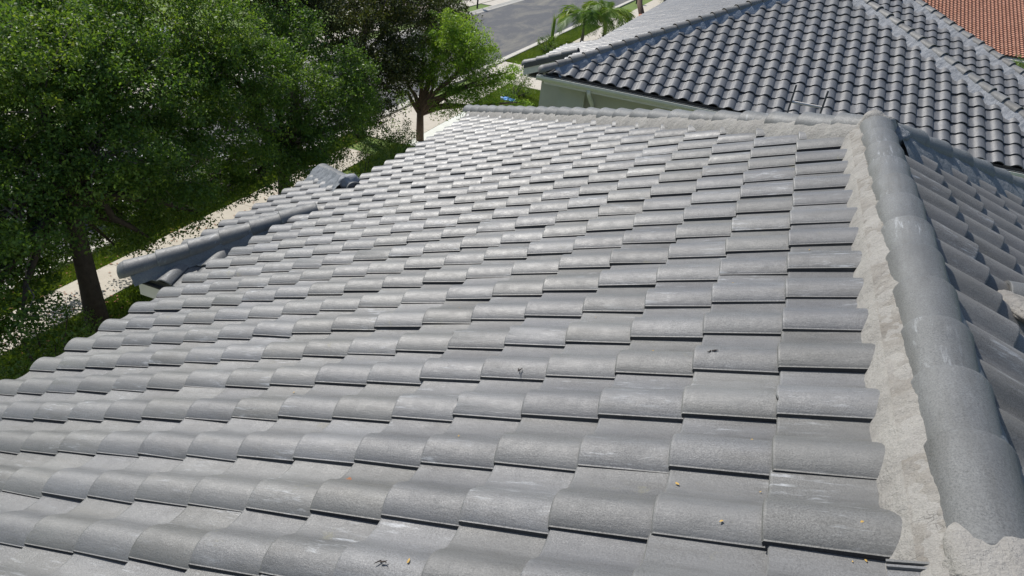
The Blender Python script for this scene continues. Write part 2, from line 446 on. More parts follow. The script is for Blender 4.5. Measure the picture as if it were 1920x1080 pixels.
def in_view(p, mx=0.08):
    d = RC @ (np.array([p[0], p[1], p[2] - GZ]) - CP)
    if d[2] < 0.2: return None
    x = 1.3805 * d[0] / d[2]; y = 1.3805 * d[1] / d[2]
    if abs(x) > 1 + mx or abs(y) > 0.5625 + mx: return None
    return d[2]

def lay_tiles(parent, slots, meshes, lowmesh, planes, mat, limit=300, name='roof_tile', jitter=1.0, hidden=None):
    """slots: (world pos of nose corner, frame matrix, cut planes in world or []).
    nearest `limit` in view become objects, the rest one joined part"""
    scored = []
    for i, (p, F, cuts) in enumerate(slots):
        d = in_view(p)
        if d is not None and hidden is not None and hidden(p): d = None
        scored.append((d if d is not None else 1e3 + i * 1e-3, i))
    scored.sort()
    rest_v, rest_f, off, rest_m = [], [], 0, []
    rr = random.Random(5)
    for rank, (d, i) in enumerate(scored):
        p, F, cuts = slots[i]
        J = Matrix.Rotation(rr.gauss(0, 0.009) * jitter, 4, 'Z') @ Matrix.Rotation(rr.gauss(0, 0.006) * jitter, 4, 'Y') @ Matrix.Rotation(rr.gauss(0, 0.006) * jitter, 4, 'X')
        M = Matrix.Translation(Vector(p) + Vector((rr.gauss(0, .0045), rr.gauss(0, .003), rr.gauss(0, .0012))) * jitter) @ F @ J
        single = rank < limit and d < 900
        src = rr.choice(meshes) if single else lowmesh
        if rr.random() > 0.16 and single: src = meshes[0]
        if cuts:
            Mi = M.inverted(); pl = []
            touch = False
            cs = [M @ Vector(q) for q in ((0,0,0),(TLEN,0,0),(0,W,0),(TLEN,W,0))]
            for co, no in cuts:
                s_ = [(q - Vector(co)).dot(Vector(no)) for q in cs]
                if min(s_) > -0.01: touch = 'out'; break
                if max(s_) > 0: touch = True; pl.append((Mi @ Vector(co), (Mi.to_3x3() @ Vector(no))))
            if touch == 'out': continue
            if touch:
                src = cut_mesh(src, pl, 'roof_tile_cut')
                if src is None: continue
        if single:
            link(name, src, parent, mat, M)
        else:
            n0 = off
            vs = np.array([q.co[:] for q in src.vertices]); 
            A = np.array(M)
            vs = vs @ A[:3, :3].T + A[:3, 3]
            rest_v.append(vs); rest_f += [tuple(k + n0 for k in f.vertices) for f in src.polygons]; off += len(vs); rest_m += [f.material_index for f in src.polygons]
            if src.name.startswith('roof_tile_cut'): bpy.data.meshes.remove(src)
    if rest_v:
        me = mesh_np(name + '_far', np.concatenate(rest_v), rest_f, True, mat)
        me.materials.append(M_TILE_EDGE); me.polygons.foreach_set('material_index', rest_m)
        me.set_sharp_from_angle(angle=R(35))
        link(name + '_field', me, parent, kind='stuff')

def cap_mesh(name, mat, r1=0.132, r2=0.112, L=0.43, flat=0.86, k=14):
    """barrel cap: nose (wide end) at x=0, body runs to +x"""
    v = []; f = []
    st = [(0.0, r1, -0.018, 0), (0.0, r1, -0.005, 0), (0.006, r1, 0, 0), (0.016, r1 - .0005, 0, 0), (0.05, r1 - .004, 0, 0), (L - .012, r2, 0, 0), (L, r2, 0, 0), (L, r2 - 0.018, 0, 0)]
    for (x, r, dr, _) in st:
        for i in range(k + 1):
            t = R(-93) + R(186) * i / k
            rr_ = r + dr
            v.append((x, rr_ * math.sin(t), rr_ * math.cos(t) * flat))
    for a in range(len(st) - 1):
        for i in range(k):
            p = a * (k + 1) + i; f.append((p, p + 1, p + k + 2, p + k + 1))
    f = [tuple(reversed(q)) for q in f]
    me = bpy.data.meshes.new(name); me.from_pydata(v, [], f)
    for i, p in enumerate(me.polygons): p.use_smooth = i // k in (1, 2, 3, 4, 5)
    me.update(); me.materials.append(mat)
    return me

def lay_caps(parent, P0, P1, me, lift=0.0, exposure=0.352, start=0.0, name='ridge_tile', jitter=1.0, rise=0.016, first=None):
    """caps along P0 -> P1; every cap's nose points to P0; P0 is the low end, each overlaps the one before"""
    P0 = Vector(P0); P1 = Vector(P1); d = (P1 - P0); Ln = d.length; d.normalize()
    side = Vector((0, 0, 1)).cross(d).normalized(); up = d.cross(side)
    rr = random.Random(int(P0.x * 10 + P0.y * 7))
    s = start; out = []
    while s < Ln - 0.05:
        X = d; Y = side; Z = up
        F = Matrix(((X.x, Y.x, Z.x, 0), (X.y, Y.y, Z.y, 0), (X.z, Y.z, Z.z, 0), (0, 0, 0, 1)))
        tilt = Matrix.Rotation(rise / exposure + rr.gauss(0, .004) * jitter, 4, 'Y') @ Matrix.Rotation(rr.gauss(0, .01) * jitter, 4, 'Z')
        M = Matrix.Translation(P0 + d * s + up * (lift + rise) + side * rr.gauss(0, .003) * jitter) @ F @ tilt
        out.append(link(name, me, parent, None, M))
        s += exposure
    return out

def mortar_strip(parent, P0, P1, across, nrm, name, mat, t0, t1, h0, h1, seed=0, amp=0.012, name_=None, step=0.02, power=1.0, close=True):
    """bed of mortar along P0->P1, going `across` (unit, in the roof plane) from t0 to t1, height over plane h0 -> h1"""
    P0 = Vector(P0); P1 = Vector(P1); d = P1 - P0; Ln = d.length; d.normalize()
    across = Vector(across).normalized(); nrm = Vector(nrm).normalized()
    nu = max(4, int(Ln / step)); nv = 12
    v = []; f = []
    for i in range(nu + 1):
        s = Ln * i / nu
        wob = mnoise.noise(Vector((s * 3.1, seed, 0))) * 0.03 + mnoise.noise(Vector((s * 14, seed + 5, 0))) * 0.012
        for j in range(nv + 1):
            a = j / nv; t = t0 + (t1 - t0) * a
            h = h0 + (h1 - h0) * (a ** power)
            q = P0 + d * s + across * t
            nz = mnoise.noise(q * 9 + Vector((seed, 0, 0))) * amp + mnoise.noise(q * 34 + Vector((seed, 0, 0))) * amp * 0.45
            e = wob * (0.3 + a)
            v.append(q + nrm * (h + nz + e * 0.5))
    for i in range(nu):
        for j in range(nv):
            p = i * (nv + 1) + j; f.append((p, p + 1, p + nv + 2, p + nv + 1))
    # orient towards the normal
    a_, b_, c_ = v[0], v[1], v[nv + 2]
    if (b_ - a_).cross(c_ - a_).dot(nrm) < 0: f = [tuple(reversed(q)) for q in f]
    me = mesh_np(name, v, f, True, mat)
    return link(name, me, parent)

# lumps of mortar where ridge and hips meet
def lump(name, centre, sx, sy, sz, mat, seed, parent, rot=0):
    bm = bmesh.new(); bmesh.ops.create_icosphere(bm, subdivisions=4, radius=1)
    for v in bm.verts:
        n_ = mnoise.noise(v.co * 1.6 + Vector((seed, 0, 0))) * .22 + mnoise.noise(v.co * 6 + Vector((seed, 0, 0))) * .06
        v.co *= 1 + n_
        v.co = Vector((v.co.x * sx, v.co.y * sy, v.co.z * sz))
    for f in bm.faces: f.smooth = True
    me = bpy.data.meshes.new(name); bm.to_mesh(me); bm.free(); me.materials.append(mat)
    return link(name, me, parent, None, Matrix.Translation(Vector(centre)) @ Matrix.Rotation(rot, 4, 'Z'))
# =================================================================== GROUND
def sheet(name, x0, y0, x1, y1, z, mat, **k):
    return MB().add([(x0, y0, z), (x1, y0, z), (x1, y1, z), (x0, y1, z)], [(0, 1, 2, 3)]).build(name, mat, **k)
sheet('lawn_ground', -400, -300, 400, 900, 0.0, M_GRASS, kind='structure')
sheet('street', -22.6, -200, -15.5, 600, 0.010, M_ASPHALT, kind='structure')
def kerb(name, x0, x1, y0, y1, rd):
    # rolled kerb with a gutter pan, cast in lengths
    root = empty(name, (x0, y0, 0), kind='structure')
    y = y0
    while y < y1:
        ye = min(y + 3.0, y1) - 0.012
        if rd > 0: prof = [(x1, 0.0), (x1, 0.11), (x1 - .1 * 1, 0.115), (x0 + .18, 0.045), (x0, 0.018), (x0, 0.0)]
        else: prof = [(x0, 0.0), (x0, 0.11), (x0 + .1, 0.115), (x1 - .18, 0.045), (x1, 0.018), (x1, 0.0)]
        MB().prism([(a, y, b) for a, b in prof], (0, ye - y, 0)).build('kerb_stone', M_KERB, root)
        y += 3.0
kerb('kerb', -15.5, -15.02, -10, 110, 1)
kerb('kerb', -23.1, -22.6, -5, 110, -1)
def slabs(name, x0, x1, ys, z, mat, gap=0.012, th=0.05, nx=1):
    root = empty(name, (x0, ys[0], 0), kind='structure')
    for a, b in zip(ys[:-1], ys[1:]):
        for i in range(nx):
            xa = x0 + (x1 - x0) * i / nx; xb = x0 + (x1 - x0) * (i + 1) / nx
            MB().box((xa + gap / 2, a + gap / 2, 0.002), (xb - gap / 2, b - gap / 2, z)).build('concrete_slab', mat, root)
    return root
slabs('sidewalk', -14.3, -13.12, [2.0 + 1.52 * i for i in range(13)] , 0.05, M_CONC)
slabs('driveway', -14.95, -12.76, [21.9, 24.1, 26.3, 28.45], 0.055, M_CONC, nx=1)
slabs('driveway', -12.74, -4.6, [21.9, 25.1, 28.4], 0.06, M_CONCW, nx=3)
slabs('sidewalk', -14.3, -12.95, [28.5 + 1.72 * i for i in range(4)], 0.05, M_CONC)
slabs('driveway', -14.95, -13.9, [33.7, 36.0, 38.3], 0.055, M_CONC)
slabs('driveway', -13.88, -8, [33.7, 36.0, 38.3], 0.055, M_CONC, nx=2)
slabs('sidewalk', -13.6, -12.3, [38.5 + 1.7 * i for i in range(36)], 0.05, M_CONC)
slabs('driveway', -14.95, -13.7, [56, 58.5, 61], 0.06, M_CONC)
slabs('driveway', -12.2, -6.0, [55, 58.5, 62], 0.06, M_CONC)
# our own driveway, seen through the leaves
slabs('driveway', -13.05, -7.0, [-4.5, -1.5, 1.5], 0.06, M_CONC)
# across the street
slabs('sidewalk', -25.6, -24.3, [0 + 1.7 * i for i in range(60)], 0.05, M_CONC)
def pavers(name, x0, x1, y0, y1):
    root = empty(name, (x0, y0, 0), kind='structure')
    mb = MB(); y = y0; r = 0
    while y < y1:
        x = x0 + (0.1 if r % 2 else 0)
        while x < x1:
            mb.box((x + .004, y + .004, 0.002), (min(x + .2, x1) - .004, y + .1 - .004, 0.05 + random.random() * .004)); x += .2
        y += .1; r += 1
    mb.build('paver', M_PAVER, root, kind='stuff')
pavers('paver_driveway', -24.2, -23.12, 46.0, 51.5)
pavers('paver_driveway', -34.0, -25.7, 46.0, 51.5)
slabs('driveway', -24.2, -23.12, [56.5, 59, 62], 0.055, M_CONC)
slabs('driveway', -34, -25.7, [56.5, 59, 62], 0.055, M_CONC)
slabs('driveway', -24.2, -23.12, [22, 25, 28], 0.055, M_CONC)
slabs('driveway', -34, -25.7, [22, 25, 28], 0.055, M_CONC)

# =================================================================== OUR HOUSE
XR, ZR = 0.52, 0.52 * TT            # ridge line on the nose plane
YA = 4.30                              # far end of the ridge (apex)
YN = -0.16                             # near end of the ridge
house = empty('tiled_house', (XR, 2.0, 0), label='house under the camera with grey painted barrel tile hip roof filling the foreground', cat='house')
def P3(x, y, z): return Vector((x, y, z + GZ))
NA = Vector((-ST, 0, CT)); NB = Vector((ST, 0, CT)); NE = Vector((0, -ST, CT)); NF = Vector((0, ST, CT))
FA = frame((CT, 0, ST), NA); FB = frame((-CT, 0, ST), NB); FE = frame((0, CT, ST), NE); FF = frame((0, -CT, ST), NF)
D = 0.075 / CT                         # deck below the nose plane (vertical)
XE = -5.05; XX = -6.31                 # main eave, bay eave
YS = -9.0                              # far past the near hips
zA = lambda x: x * TT
# decks
def deckpoly(mb, pts, th=0.02):
    mb.prism([P3(x, y, z - D) for x, y, z in pts], (0, 0, -th))
YB = (YA + XR - XE)                # far eave y
dk = MB()
run = XR - XE
deckpoly(dk, [(XE, YN - run, zA(XE)), (XR, YN, ZR), (XR, YA, ZR), (XE, YA + run, zA(XE))])
deckpoly(dk, [(XR, YN, ZR), (XR + run, YN - run, zA(XE)), (XR + run, YA + run, zA(XE)), (XR, YA, ZR)])
deckpoly(dk, [(XE, YA + run, zA(XE)), (XR, YA, ZR), (XR + run, YA + run, zA(XE))])
deckpoly(dk, [(XE, YN - run, zA(XE)), (XR + run, YN - run, zA(XE)), (XR, YN, ZR)])
roof = dk.build('roof', M_UNDER, house)
# bay decks (an extension of the main slope with its own two hips)
YB0, YB1 = 3.40, 7.10                  # bay eave corners
q = XE - XX
b = MB()
deckpoly(b, [(XX, YB0, zA(XX)), (XE, YB0 + q, zA(XE)), (XE, YB1 - q, zA(XE)), (XX, YB1, zA(XX))])
deckpoly(b, [(XX, YB0, zA(XX)), (XE + .35, YB0, zA(XX)), (XE + .35, YB0 + q, zA(XE)), (XE, YB0 + q, zA(XE))])
deckpoly(b, [(XX, YB1, zA(XX)), (XE, YB1 - q, zA(XE)), (XE + .35, YB1 - q, zA(XE)), (XE + .35, YB1, zA(XX))])
b.build('bay_roof', M_UNDER, house)
# tiles
T17 = tile_mesh('roof_tile', 17, 0, M_TILE); T_CH = [tile_mesh('roof_tile_chipped', 17, k, M_TILE) for k in (3, 8, 12, 21, 34)]
T9 = tile_mesh('roof_tile_low', 9, 0, M_TILE)
slots = []
hipF = (P3(XR, YA, 0), Vector((1, 1, 0)).normalized())          # far hip, plan x+y = XR+YA
hipN = (P3(XR, YN, 0), Vector((1, -1, 0)).normalized())         # near hip
ridgeA = (P3(XR - .06, 0, 0), Vector((1, 0, 0)))
hipF = (P3(XR - .07, YA, 0), hipF[1]); hipN = (P3(XR - .07, YN, 0), hipN[1])
for c in range(0, 17):
    for j in range(-20, 36):
        x = -c * EX * CT; y = j * W
        if y > YA + XR - x + .1 or y < YN - (XR - x) - .4: continue
        slots.append((P3(x, y, zA(x)), FA, [hipF, hipN, ridgeA]))
bayN = (P3(XX, YB0, 0) + Vector((0.05, -0.0, 0)), Vector((-1, 0, 0)))
for c in range(17, 21):
    for j in range(9, 24):
        x = -c * EX * CT; y = j * W
        n1 = Vector((1, -1, 0)).normalized(); n2 = Vector((1, 1, 0)).normalized()
        slots.append((P3(x, y, zA(x)), FA, [(P3(XX, YB0, 0) - n1 * .06, n1), (P3(XX, YB1, 0) - n2 * .06, n2)]))
lay_tiles(roof, slots, [T17] + T_CH, T9, None, M_TILE, 300)
# right-hand slope
TB = tile_mesh('side_tile', 17, 0, M_TILEB, H=.066, cyl=.225); TB9 = tile_mesh('side_tile_low', 9, 0, M_TILEB, H=.066, cyl=.225)
slots = []
for c in range(0, 6):
    for j in range(-12, 34):
        x = 0.985 + c * EX * CT; y = (j + 0.87) * W
        z = ZR - (x - XR) * TT
        n1 = Vector((-1, 1, 0)).normalized(); n2 = Vector((-1, -1, 0)).normalized()
        if y > YA + (x - XR) + .4 or y < YN - (x - XR) - .5: continue
        slots.append((P3(x, y, z), FB, [(P3(XR + .06, 0, 0), Vector((-1, 0, 0))), (P3(XR + .08, YA, 0), n1), (P3(XR + .08, YN, 0), n2)]))
lay_tiles(roof, slots, [TB], TB9, None, M_TILEB, 90, name='side_roof_tile')
# bay end slope facing the camera
TE = tile_mesh('bay_tile', 17, 0, M_CAP)
slots = []
for c in range(0, 4):
    for k in range(0, 5):
        x = -6.10 + k * .328; y = YB0 - .0 + c * EX * CT
        n1 = Vector((-1, 1, 0)).normalized()
        slots.append((P3(x, y, zA(XX) + (y - YB0) * TT), FE, [(P3(XX, YB0, 0) - n1 * .10, n1), (P3(XE + .3, 0, 0), Vector((1, 0, 0)))]))
lay_tiles(roof, slots, [TE], TE, None, M_CAP, 20, name='bay_roof_tile')
# ridge and hip caps
CAP = cap_mesh('ridge_tile', M_CAP)
CAPR = cap_mesh('ridge_tile_wide', M_CAP, 0.124, 0.104, 0.43, 0.86)
lay_caps(roof, P3(XR - .022, 4.24, ZR + .004), P3(XR - .022, .25, ZR + .004), CAPR, lift=0.026, exposure=0.353, start=0.0, rise=.017)
lay_caps(roof, P3(XE - .15, YA + run + .15, zA(XE) - .06), P3(XR - .06, YA + .06, ZR - .03), CAP, lift=.03)
lay_caps(roof, P3(XR + run, YA + run, zA(XE) - .03), P3(XR + .1, YA + .1, ZR - .04), CAP, lift=.03)
lay_caps(roof, P3(XX - .03, YB0 - .03, zA(XX) + .02), P3(XE + .12, YB0 + q + .12, zA(XE) + .05), CAP, lift=0.0, exposure=.345)
lay_caps(roof, P3(XX - .05, YB1 + .05, zA(XX) - .01), P3(XE + .05, YB1 - q - .05, zA(XE) + .0), CAPR, lift=0.0, exposure=.345)
lay_caps(roof, P3(XR + run, YN - run, zA(XE) - .03), P3(XR + .10, YN - .08, ZR - .02), CAP, lift=.045)

lay_caps(roof, P3(XE, YN - run, zA(XE) - .03), P3(XR - .75, YN - .77, ZR - .31), CAP, lift=.0)
def starter(parent, P0, P1, mat, r=.130, lift=0.0, rise=.016):
    P0 = Vector(P0); d = (Vector(P1) - P0).normalized(); side = Vector((0, 0, 1)).cross(d).normalized(); up = d.cross(side)
    v = []; f = []; k = 14; st = [(.03, 1.0), (0, 1.0), (-.04, .93), (-.07, .78), (-.09, .5), (-.097, .2)]
    for x, q_ in st:
        for i in range(k + 1):
            t = R(-100) + R(200) * i / k; v.append((x, (r - .004) * q_ * math.sin(t), (r - .004) * (.86 * q_) * math.cos(t) - (1 - q_) * .05))
    for a_ in range(len(st) - 1):
        for i in range(k):
            p = a_ * (k + 1) + i; f.append((p, p + 1, p + k + 2, p + k + 1))
    f.append(tuple(range(len(v) - k - 1, len(v))))
    me = mesh_np('end_cap', v, f, True, mat)
    F = Matrix(((d.x, side.x, up.x, 0), (d.y, side.y, up.y, 0), (d.z, side.z, up.z, 0), (0, 0, 0, 1)))
    link('end_cap', me, parent, None, Matrix.Translation(P0 + up * (lift + rise)) @ F)
starter(roof, P3(XX - .03, YB0 - .03, zA(XX) + .02), P3(XE + .12, YB0 + q + .12, zA(XE) + .05), M_CAP)
# mortar beds
UA = Vector((-CT, 0, -ST))            # down slope A
mortar_strip(roof, P3(XR, YN - .25, ZR), P3(XR, YA + .02, ZR), UA, NA, 'mortar_bed', M_MORTAR, .055, .262, .092, -.034, 1, .009, power=2.4, step=.01)
UB = Vector((CT, 0, -ST))
mortar_strip(roof, P3(XR, YN, ZR), P3(XR, YA, ZR), UB, NB, 'mortar_bed', M_MORTARG, .0, .24, .112, -.02, 2, .004, power=1.5)
hd = Vector((-1, 1, -TT)).normalized()
acA = (Vector((-1, -1, -TT)) - hd * hd.dot(Vector((-1, -1, -TT)))).normalized()
mortar_strip(roof, P3(XR - .05, YA + .05, ZR), P3(XE, YA + run, zA(XE)), acA, NA, 'mortar_bed', M_MORTAR, .05, .225, .09, -.03, 3, .012, power=2.0)
acB = (Vector((1, -1, -TT)) - Vector((1, 1, -TT)).normalized() * Vector((1, 1, -TT)).normalized().dot(Vector((1, -1, -TT)))).normalized()
mortar_strip(roof, P3(XR + .05, YA + .05, ZR), P3(XR + run, YA + run, zA(XE)), acB, NB, 'mortar_bed', M_MORTARG, .05, .33, .085, -.01, 4, .006, power=1.5)
# bay hip, near side (facing camera) and slope side
acE = (Vector((1, -1, -TT)) - Vector((1, 1, TT)).normalized() * Vector((1, 1, TT)).normalized().dot(Vector((1, -1, -TT)))).normalized()
mortar_strip(roof, P3(XX, YB0, zA(XX)), P3(XE + .1, YB0 + q + .1, zA(XE) + .04), acE, NE, 'mortar_bed', M_MORTARG, .05, .20, .085, -.02, 5, .004, power=1.3)
acL = (Vector((-1, 1, -TT)) - Vector((1, 1, TT)).normalized() * Vector((1, 1, TT)).normalized().dot(Vector((-1, 1, -TT)))).normalized()
mortar_strip(roof, P3(XX, YB0, zA(XX)), P3(XE + .1, YB0 + q + .1, zA(XE) + .04), acL, NA, 'mortar_bed', M_MORTARG, .05, .26, .10, -.02, 6, .005)
hf = Vector((1, -1, TT)).normalized()
acF = (Vector((-1, -1, -TT)) - hf * hf.dot(Vector((-1, -1, -TT)))).normalized()
mortar_strip(roof, P3(XX, YB1, zA(XX)), P3(XE + .1, YB1 - q - .1, zA(XE) + .04), acF, NA, 'mortar_bed', M_MORTARG, .05, .34, .14, -.03, 7, .045)
lump('mortar_lump', P3(XE + .02, YB1 - q - .06, zA(XE) + .075), .13, .11, .10, M_MORTARP, 33, roof, .8)
lump('mortar_lump', P3(XR - .02, -.12, ZR + .025), .15, .16, .10, M_MORTAR, 3, roof)
def near_patch():
    nx, ny = 90, 80; x0, x1, y0, y1 = XR - .85, XR + .55, YN - .95, YN + .16; v = []; f = []
    for i in range(nx + 1):
        for j in range(ny + 1):
            x = x0 + (x1 - x0) * i / nx; y = y0 + (y1 - y0) * j / ny
            dx = abs(x - XR); dy = YN - y
            z = ZR - TT * max(dx, dy)
            d = abs(dx - max(dy, 0)) / 1.414 if dy > 0 else dx
            w0 = .19
            h = .10 - .13 * (d / w0) ** 1.8 - (max(0, -dy - .06) * .5) - max(0, dx - .5) * .1
            q = Vector((x, y, 0)); h += mnoise.noise(q * 7) * .016 + mnoise.noise(q * 22) * .007 + mnoise.noise(q * 60) * .003
            v.append((x, y, z + h + GZ))
    for i in range(nx):
        for j in range(ny):
            p = i * (ny + 1) + j
            if max(v[k][2] - GZ - (ZR - TT * max(abs(v[k][0] - XR), YN - v[k][1])) for k in (p, p + 1, p + ny + 1, p + ny + 2)) > -.06:
                f.append((p, p + ny + 1, p + ny + 2, p + 1))
    link('mortar_patch', mesh_np('mortar_patch', v, f, True, M_MORTAR), roof)
near_patch()
mortar_strip(roof, P3(XR, YN - .0, ZR), P3(XR, YA, ZR), UA, NA, 'mortar_smear', M_SMEAR, .055, .185, .106, .058, 41, .014, step=.008, power=1.2)
lump('mortar_lump', P3(XR - .015, YA - .0, ZR + .025), .142, .10, .145, M_MORTAR, 9, roof)
lump('mortar_lump', P3(XR + .13, YA + .02, ZR + .005), .10, .09, .075, M_MORTARG, 19, roof)
# cut tile piece with interlock ribs beside the mortar
cp = MB()
for a, h in ((0, .0), ):
    cp.box((-.0, -.0, 0), (.15, .07, .018)); cp.box((.0, .052, .018), (.15, .060, .027)); cp.box((.0, .066, .018), (.15, .074, .03))
cp.build('cut_tile', M_TILE, roof, mw=Matrix.Translation(P3(.27, -.16, .15)) @ FA)
# small dead ridge on the right slope
lay_caps(roof, P3(4.0, 2.38, -.05), P3(1.27, 2.38, -.05), CAP, lift=.0, exposure=.35)
dz = MB(); zB = lambda x: ZR - (x - XR) * TT
dz.add([P3(1.16, 2.38, -.05), P3(4.0, 2.38, -.05), P3(4.0, 2.38 - (-.05 - zB(4.0)) / TT, zB(4.0)), P3(4.0, 2.38 + (-.05 - zB(4.0)) / TT, zB(4.0))], [(0, 2, 1), (0, 1, 3)])
dz.build('side_gable', M_TILEB, roof)
lump('mortar_lump', P3(1.12, 2.10, .035), .09, .17, .035, M_SMEAR, 21, roof, .3)
# walls, fascia, gutter of our house
wl = MB()
wl.box((-4.55, YN - run + .5, 0), (XR + run - .5, YA + run - .5, GZ + zA(XE) - .28))
wl.box((-5.95, YB0 + .45, 0), (-4.5, YB1 - .45, GZ + zA(XX) - .26))
wl.build('wall', M_WALL2, house)
fa = MB()
zf = GZ + zA(XE) - .10; zx = GZ + zA(XX) - .085
fa.box((XE + .02, YN - run, zf - .20), (XE + .06, YB0 + .5, zf)); fa.box((XE + .02, YB1 - .5, zf - .20), (XE + .06, YA + run, zf))
fa.box((XX + .03, YB0 + .04, zx - .20), (XX + .07, YB1 - .04, zx))
fa.box((XX + .07, YB0 + .04, zx - .20), (-4.6, YB0 + .08, zx)); fa.box((XX + .07, YB1 - .08, zx - .20), (-4.6, YB1 - .04, zx))
fa.build('fascia', M_FASCIA, house)
so_ = MB()
so_.box((XE + .06, YN - run + .05, zf - .19), (-4.55, YA + run, zf - .17)); so_.box((XX + .07, YB0 + .08, zx - .19), (-4.6, YB1 - .08, zx - .17))
so_.build('soffit', M_FASCIA, house)
# eave closures (black bird stops) under the noses
bs = MB()
bs.box((XE + .02, YN - run, zf - .01), (XE + .05, YA + run, zf + .06)); bs.box((XX + .035, YB0, zx - .01), (XX + .06, YB1, zx + .07))
bs.box((XX + .05, YB0 + .03, zx - .01), (XE + .3, YB0 + .05, zx + .07))
bs.build('eave_closure', M_DARK, house)

# =================================================================== NEIGHBOUR
EY = 13.87; ZE = -2.09
nh = empty('tiled_house', (0, 22, 0), label='neighbouring house with dark grey barrel tile hip roof, sage wall and pale gutter', cat='house')
NYA = EY + (XR - (-5.08))             # apex y
nrun = NYA - EY; NX0 = XR - nrun; NX1 = XR + nrun
zN1 = lambda y: ZE + (y - EY) * TT
zR2 = ZE + nrun * TT
NYE = 44.0
dk = MB()
deckpoly(dk, [(NX0, EY, ZE), (NX1, EY, ZE), (XR, NYA, zR2)])
deckpoly(dk, [(NX0, EY, ZE), (XR, NYA, zR2), (XR, NYE, zR2), (NX0, NYE, ZE)])
deckpoly(dk, [(NX1, EY, ZE), (NX1, NYE, ZE), (XR, NYE, zR2), (XR, NYA, zR2)])
nroof = dk.build('roof', M_UNDER, nh)
# street side bay
nb = MB(); NB0, NB1 = 16.35, 20.0; NXX = NX0 - 1.26
deckpoly(nb, [(NXX, NB0, ZE - 1.26 * TT), (NX0, NB0, ZE), (NX0, NB1 - 1.26, ZE), (NXX, NB1, ZE - 1.26 * TT)])
nb.build('bay_roof', M_UNDER, nh)
# right wing
WY = 18.37; WC = 25.80                 # hip2: x + y = WC
WX1 = WC - WY
wg = MB()
WTX = 1.6
deckpoly(wg, [(NX1 - 4.3, WY, ZE), (WX1, WY, ZE), (WTX, WC - WTX, ZE + (WC - WTX - WY) * TT), (WTX - 1.2, WC - WTX, ZE + (WC - WTX - WY) * TT), ])
deckpoly(wg, [(WX1, WY, ZE), (WX1, NYE, ZE), (WTX, NYE, ZE + (WX1 - WTX) * TT), (WTX, WC - WTX, ZE + (WX1 - WTX) * TT)])
wg.build('wing_roof', M_UNDER, nh)
TN = tile_mesh('neighbour_tile', 17, 0, M_NTILE, H=.058, cyl=.21); TN9 = tile_mesh('neighbour_tile_low', 9, 0, M_NTILE, H=.058, cyl=.21)
slots = []
n1 = Vector((-1, 1, 0)).normalized(); n2 = Vector((1, 1, 0)).normalized()
for r in range(0, 18):
    for k in range(-1, 36):
        y = EY + r * EX * CT; x = -4.787 + .10 + k * W
        slots.append((P3(x, y, zN1(y)), FE, [(P3(NX0, EY, 0) - n1 * .08, n1), (P3(NX1, EY, 0) - n2 * .08, n2)]))
n1c = len(slots)
for r in range(0, 19):
    for k in range(0, 26):
        y = WY + r * EX * CT; x = 2.0 + k * W
        if x + y < 22.9: continue
        slots.append((P3(x, y, ZE + (y - WY) * TT), FE, [(P3(WX1, WY, 0) - n2 * .08, n2)]))
def hid(p):
    # behind our own far hips as seen from the camera
    v = RC @ (np.array([p[0], p[1], p[2] - GZ]) - CP); px = 960 + 1325.3 * v[0] / v[2]; py = 540 + 1325.3 * v[1] / v[2]
    return py > 212 + max(0, px - 1640) * .42 or p[0] + p[1] - GZ * 0 > 40
lay_tiles(nroof, slots, [TN], TN9, None, M_NTILE, 300, hidden=hid)
slots = []
for c in range(-4, 17):
    x = NX0 + .03 + c * EX * CT; z = ZE + .012 + (x - NX0 - .03) * TT
    for j in range(0, 95):
        y = EY + .2 + j * W
        if c < 0 and (y > 19.9): continue
        cuts = [(P3(NX0, EY, 0) - Vector((1, -1, 0)).normalized() * .08, Vector((1, -1, 0)).normalized())] if c >= 0 else [
            (P3(NXX, NB0 + .05, 0), Vector((0, -1, 0))), (P3(NXX, NB1, 0) - n2 * .06, n2)]
        slots.append((P3(x, y, z), FA, cuts))
M_NT2 = M_NTILE
lay_tiles(nroof, slots, [TN9], TN9, None, M_NTILE, 0, name='street_side_tile')
slots = []
for c in range(0, 8):
    x = WTX + .35 + c * EX * CT; z = ZE + (WX1 - x) * TT
    for j in range(0, 60):
        y = WY + j * W
        slots.append((P3(x, y, z), FB, [(P3(WX1, WY, 0) - Vector((-1, -1, 0)).normalized() * .08, Vector((-1, -1, 0)).normalized())]))
lay_tiles(nroof, slots, [TN9], TN9, None, M_NTILE, 0, name='wing_side_tile')
NCAP = cap_mesh('hip_tile', M_NCAP, 0.128, 0.108)
lay_caps(nroof, P3(NX0 - .02, EY - .02, ZE + .02), P3(XR, NYA, zR2 + .03), NCAP, rise=.022)
lay_caps(nroof, P3(NX1 + .10, EY - .10, ZE + .0), P3(XR, NYA, zR2 + .03), NCAP, rise=.024)
lay_caps(nroof, P3(WX1 + .10, WY - .10, ZE + .0), P3(WTX, WC - WTX, ZE + (WX1 - WTX) * TT + .02), NCAP, rise=.024)
lay_caps(nroof, P3(NXX - .02, NB0, ZE - 1.26 * TT + .03), P3(NX0 - .02, NB0, ZE + .04), NCAP)
starter(nroof, P3(NX0 - .02, EY - .02, ZE + .02), P3(XR, NYA, zR2 + .03), M_NCAP, rise=.022)
starter(nroof, P3(NXX - .02, NB0, ZE - 1.26 * TT + .03), P3(NX0 - .02, NB0, ZE + .04), M_NCAP)
acNl = acE; acNr = (Vector((-1, -1, -TT)) - Vector((1, -1, -TT)).normalized() * Vector((1, -1, -TT)).normalized().dot(Vector((-1, -1, -TT)))).normalized()
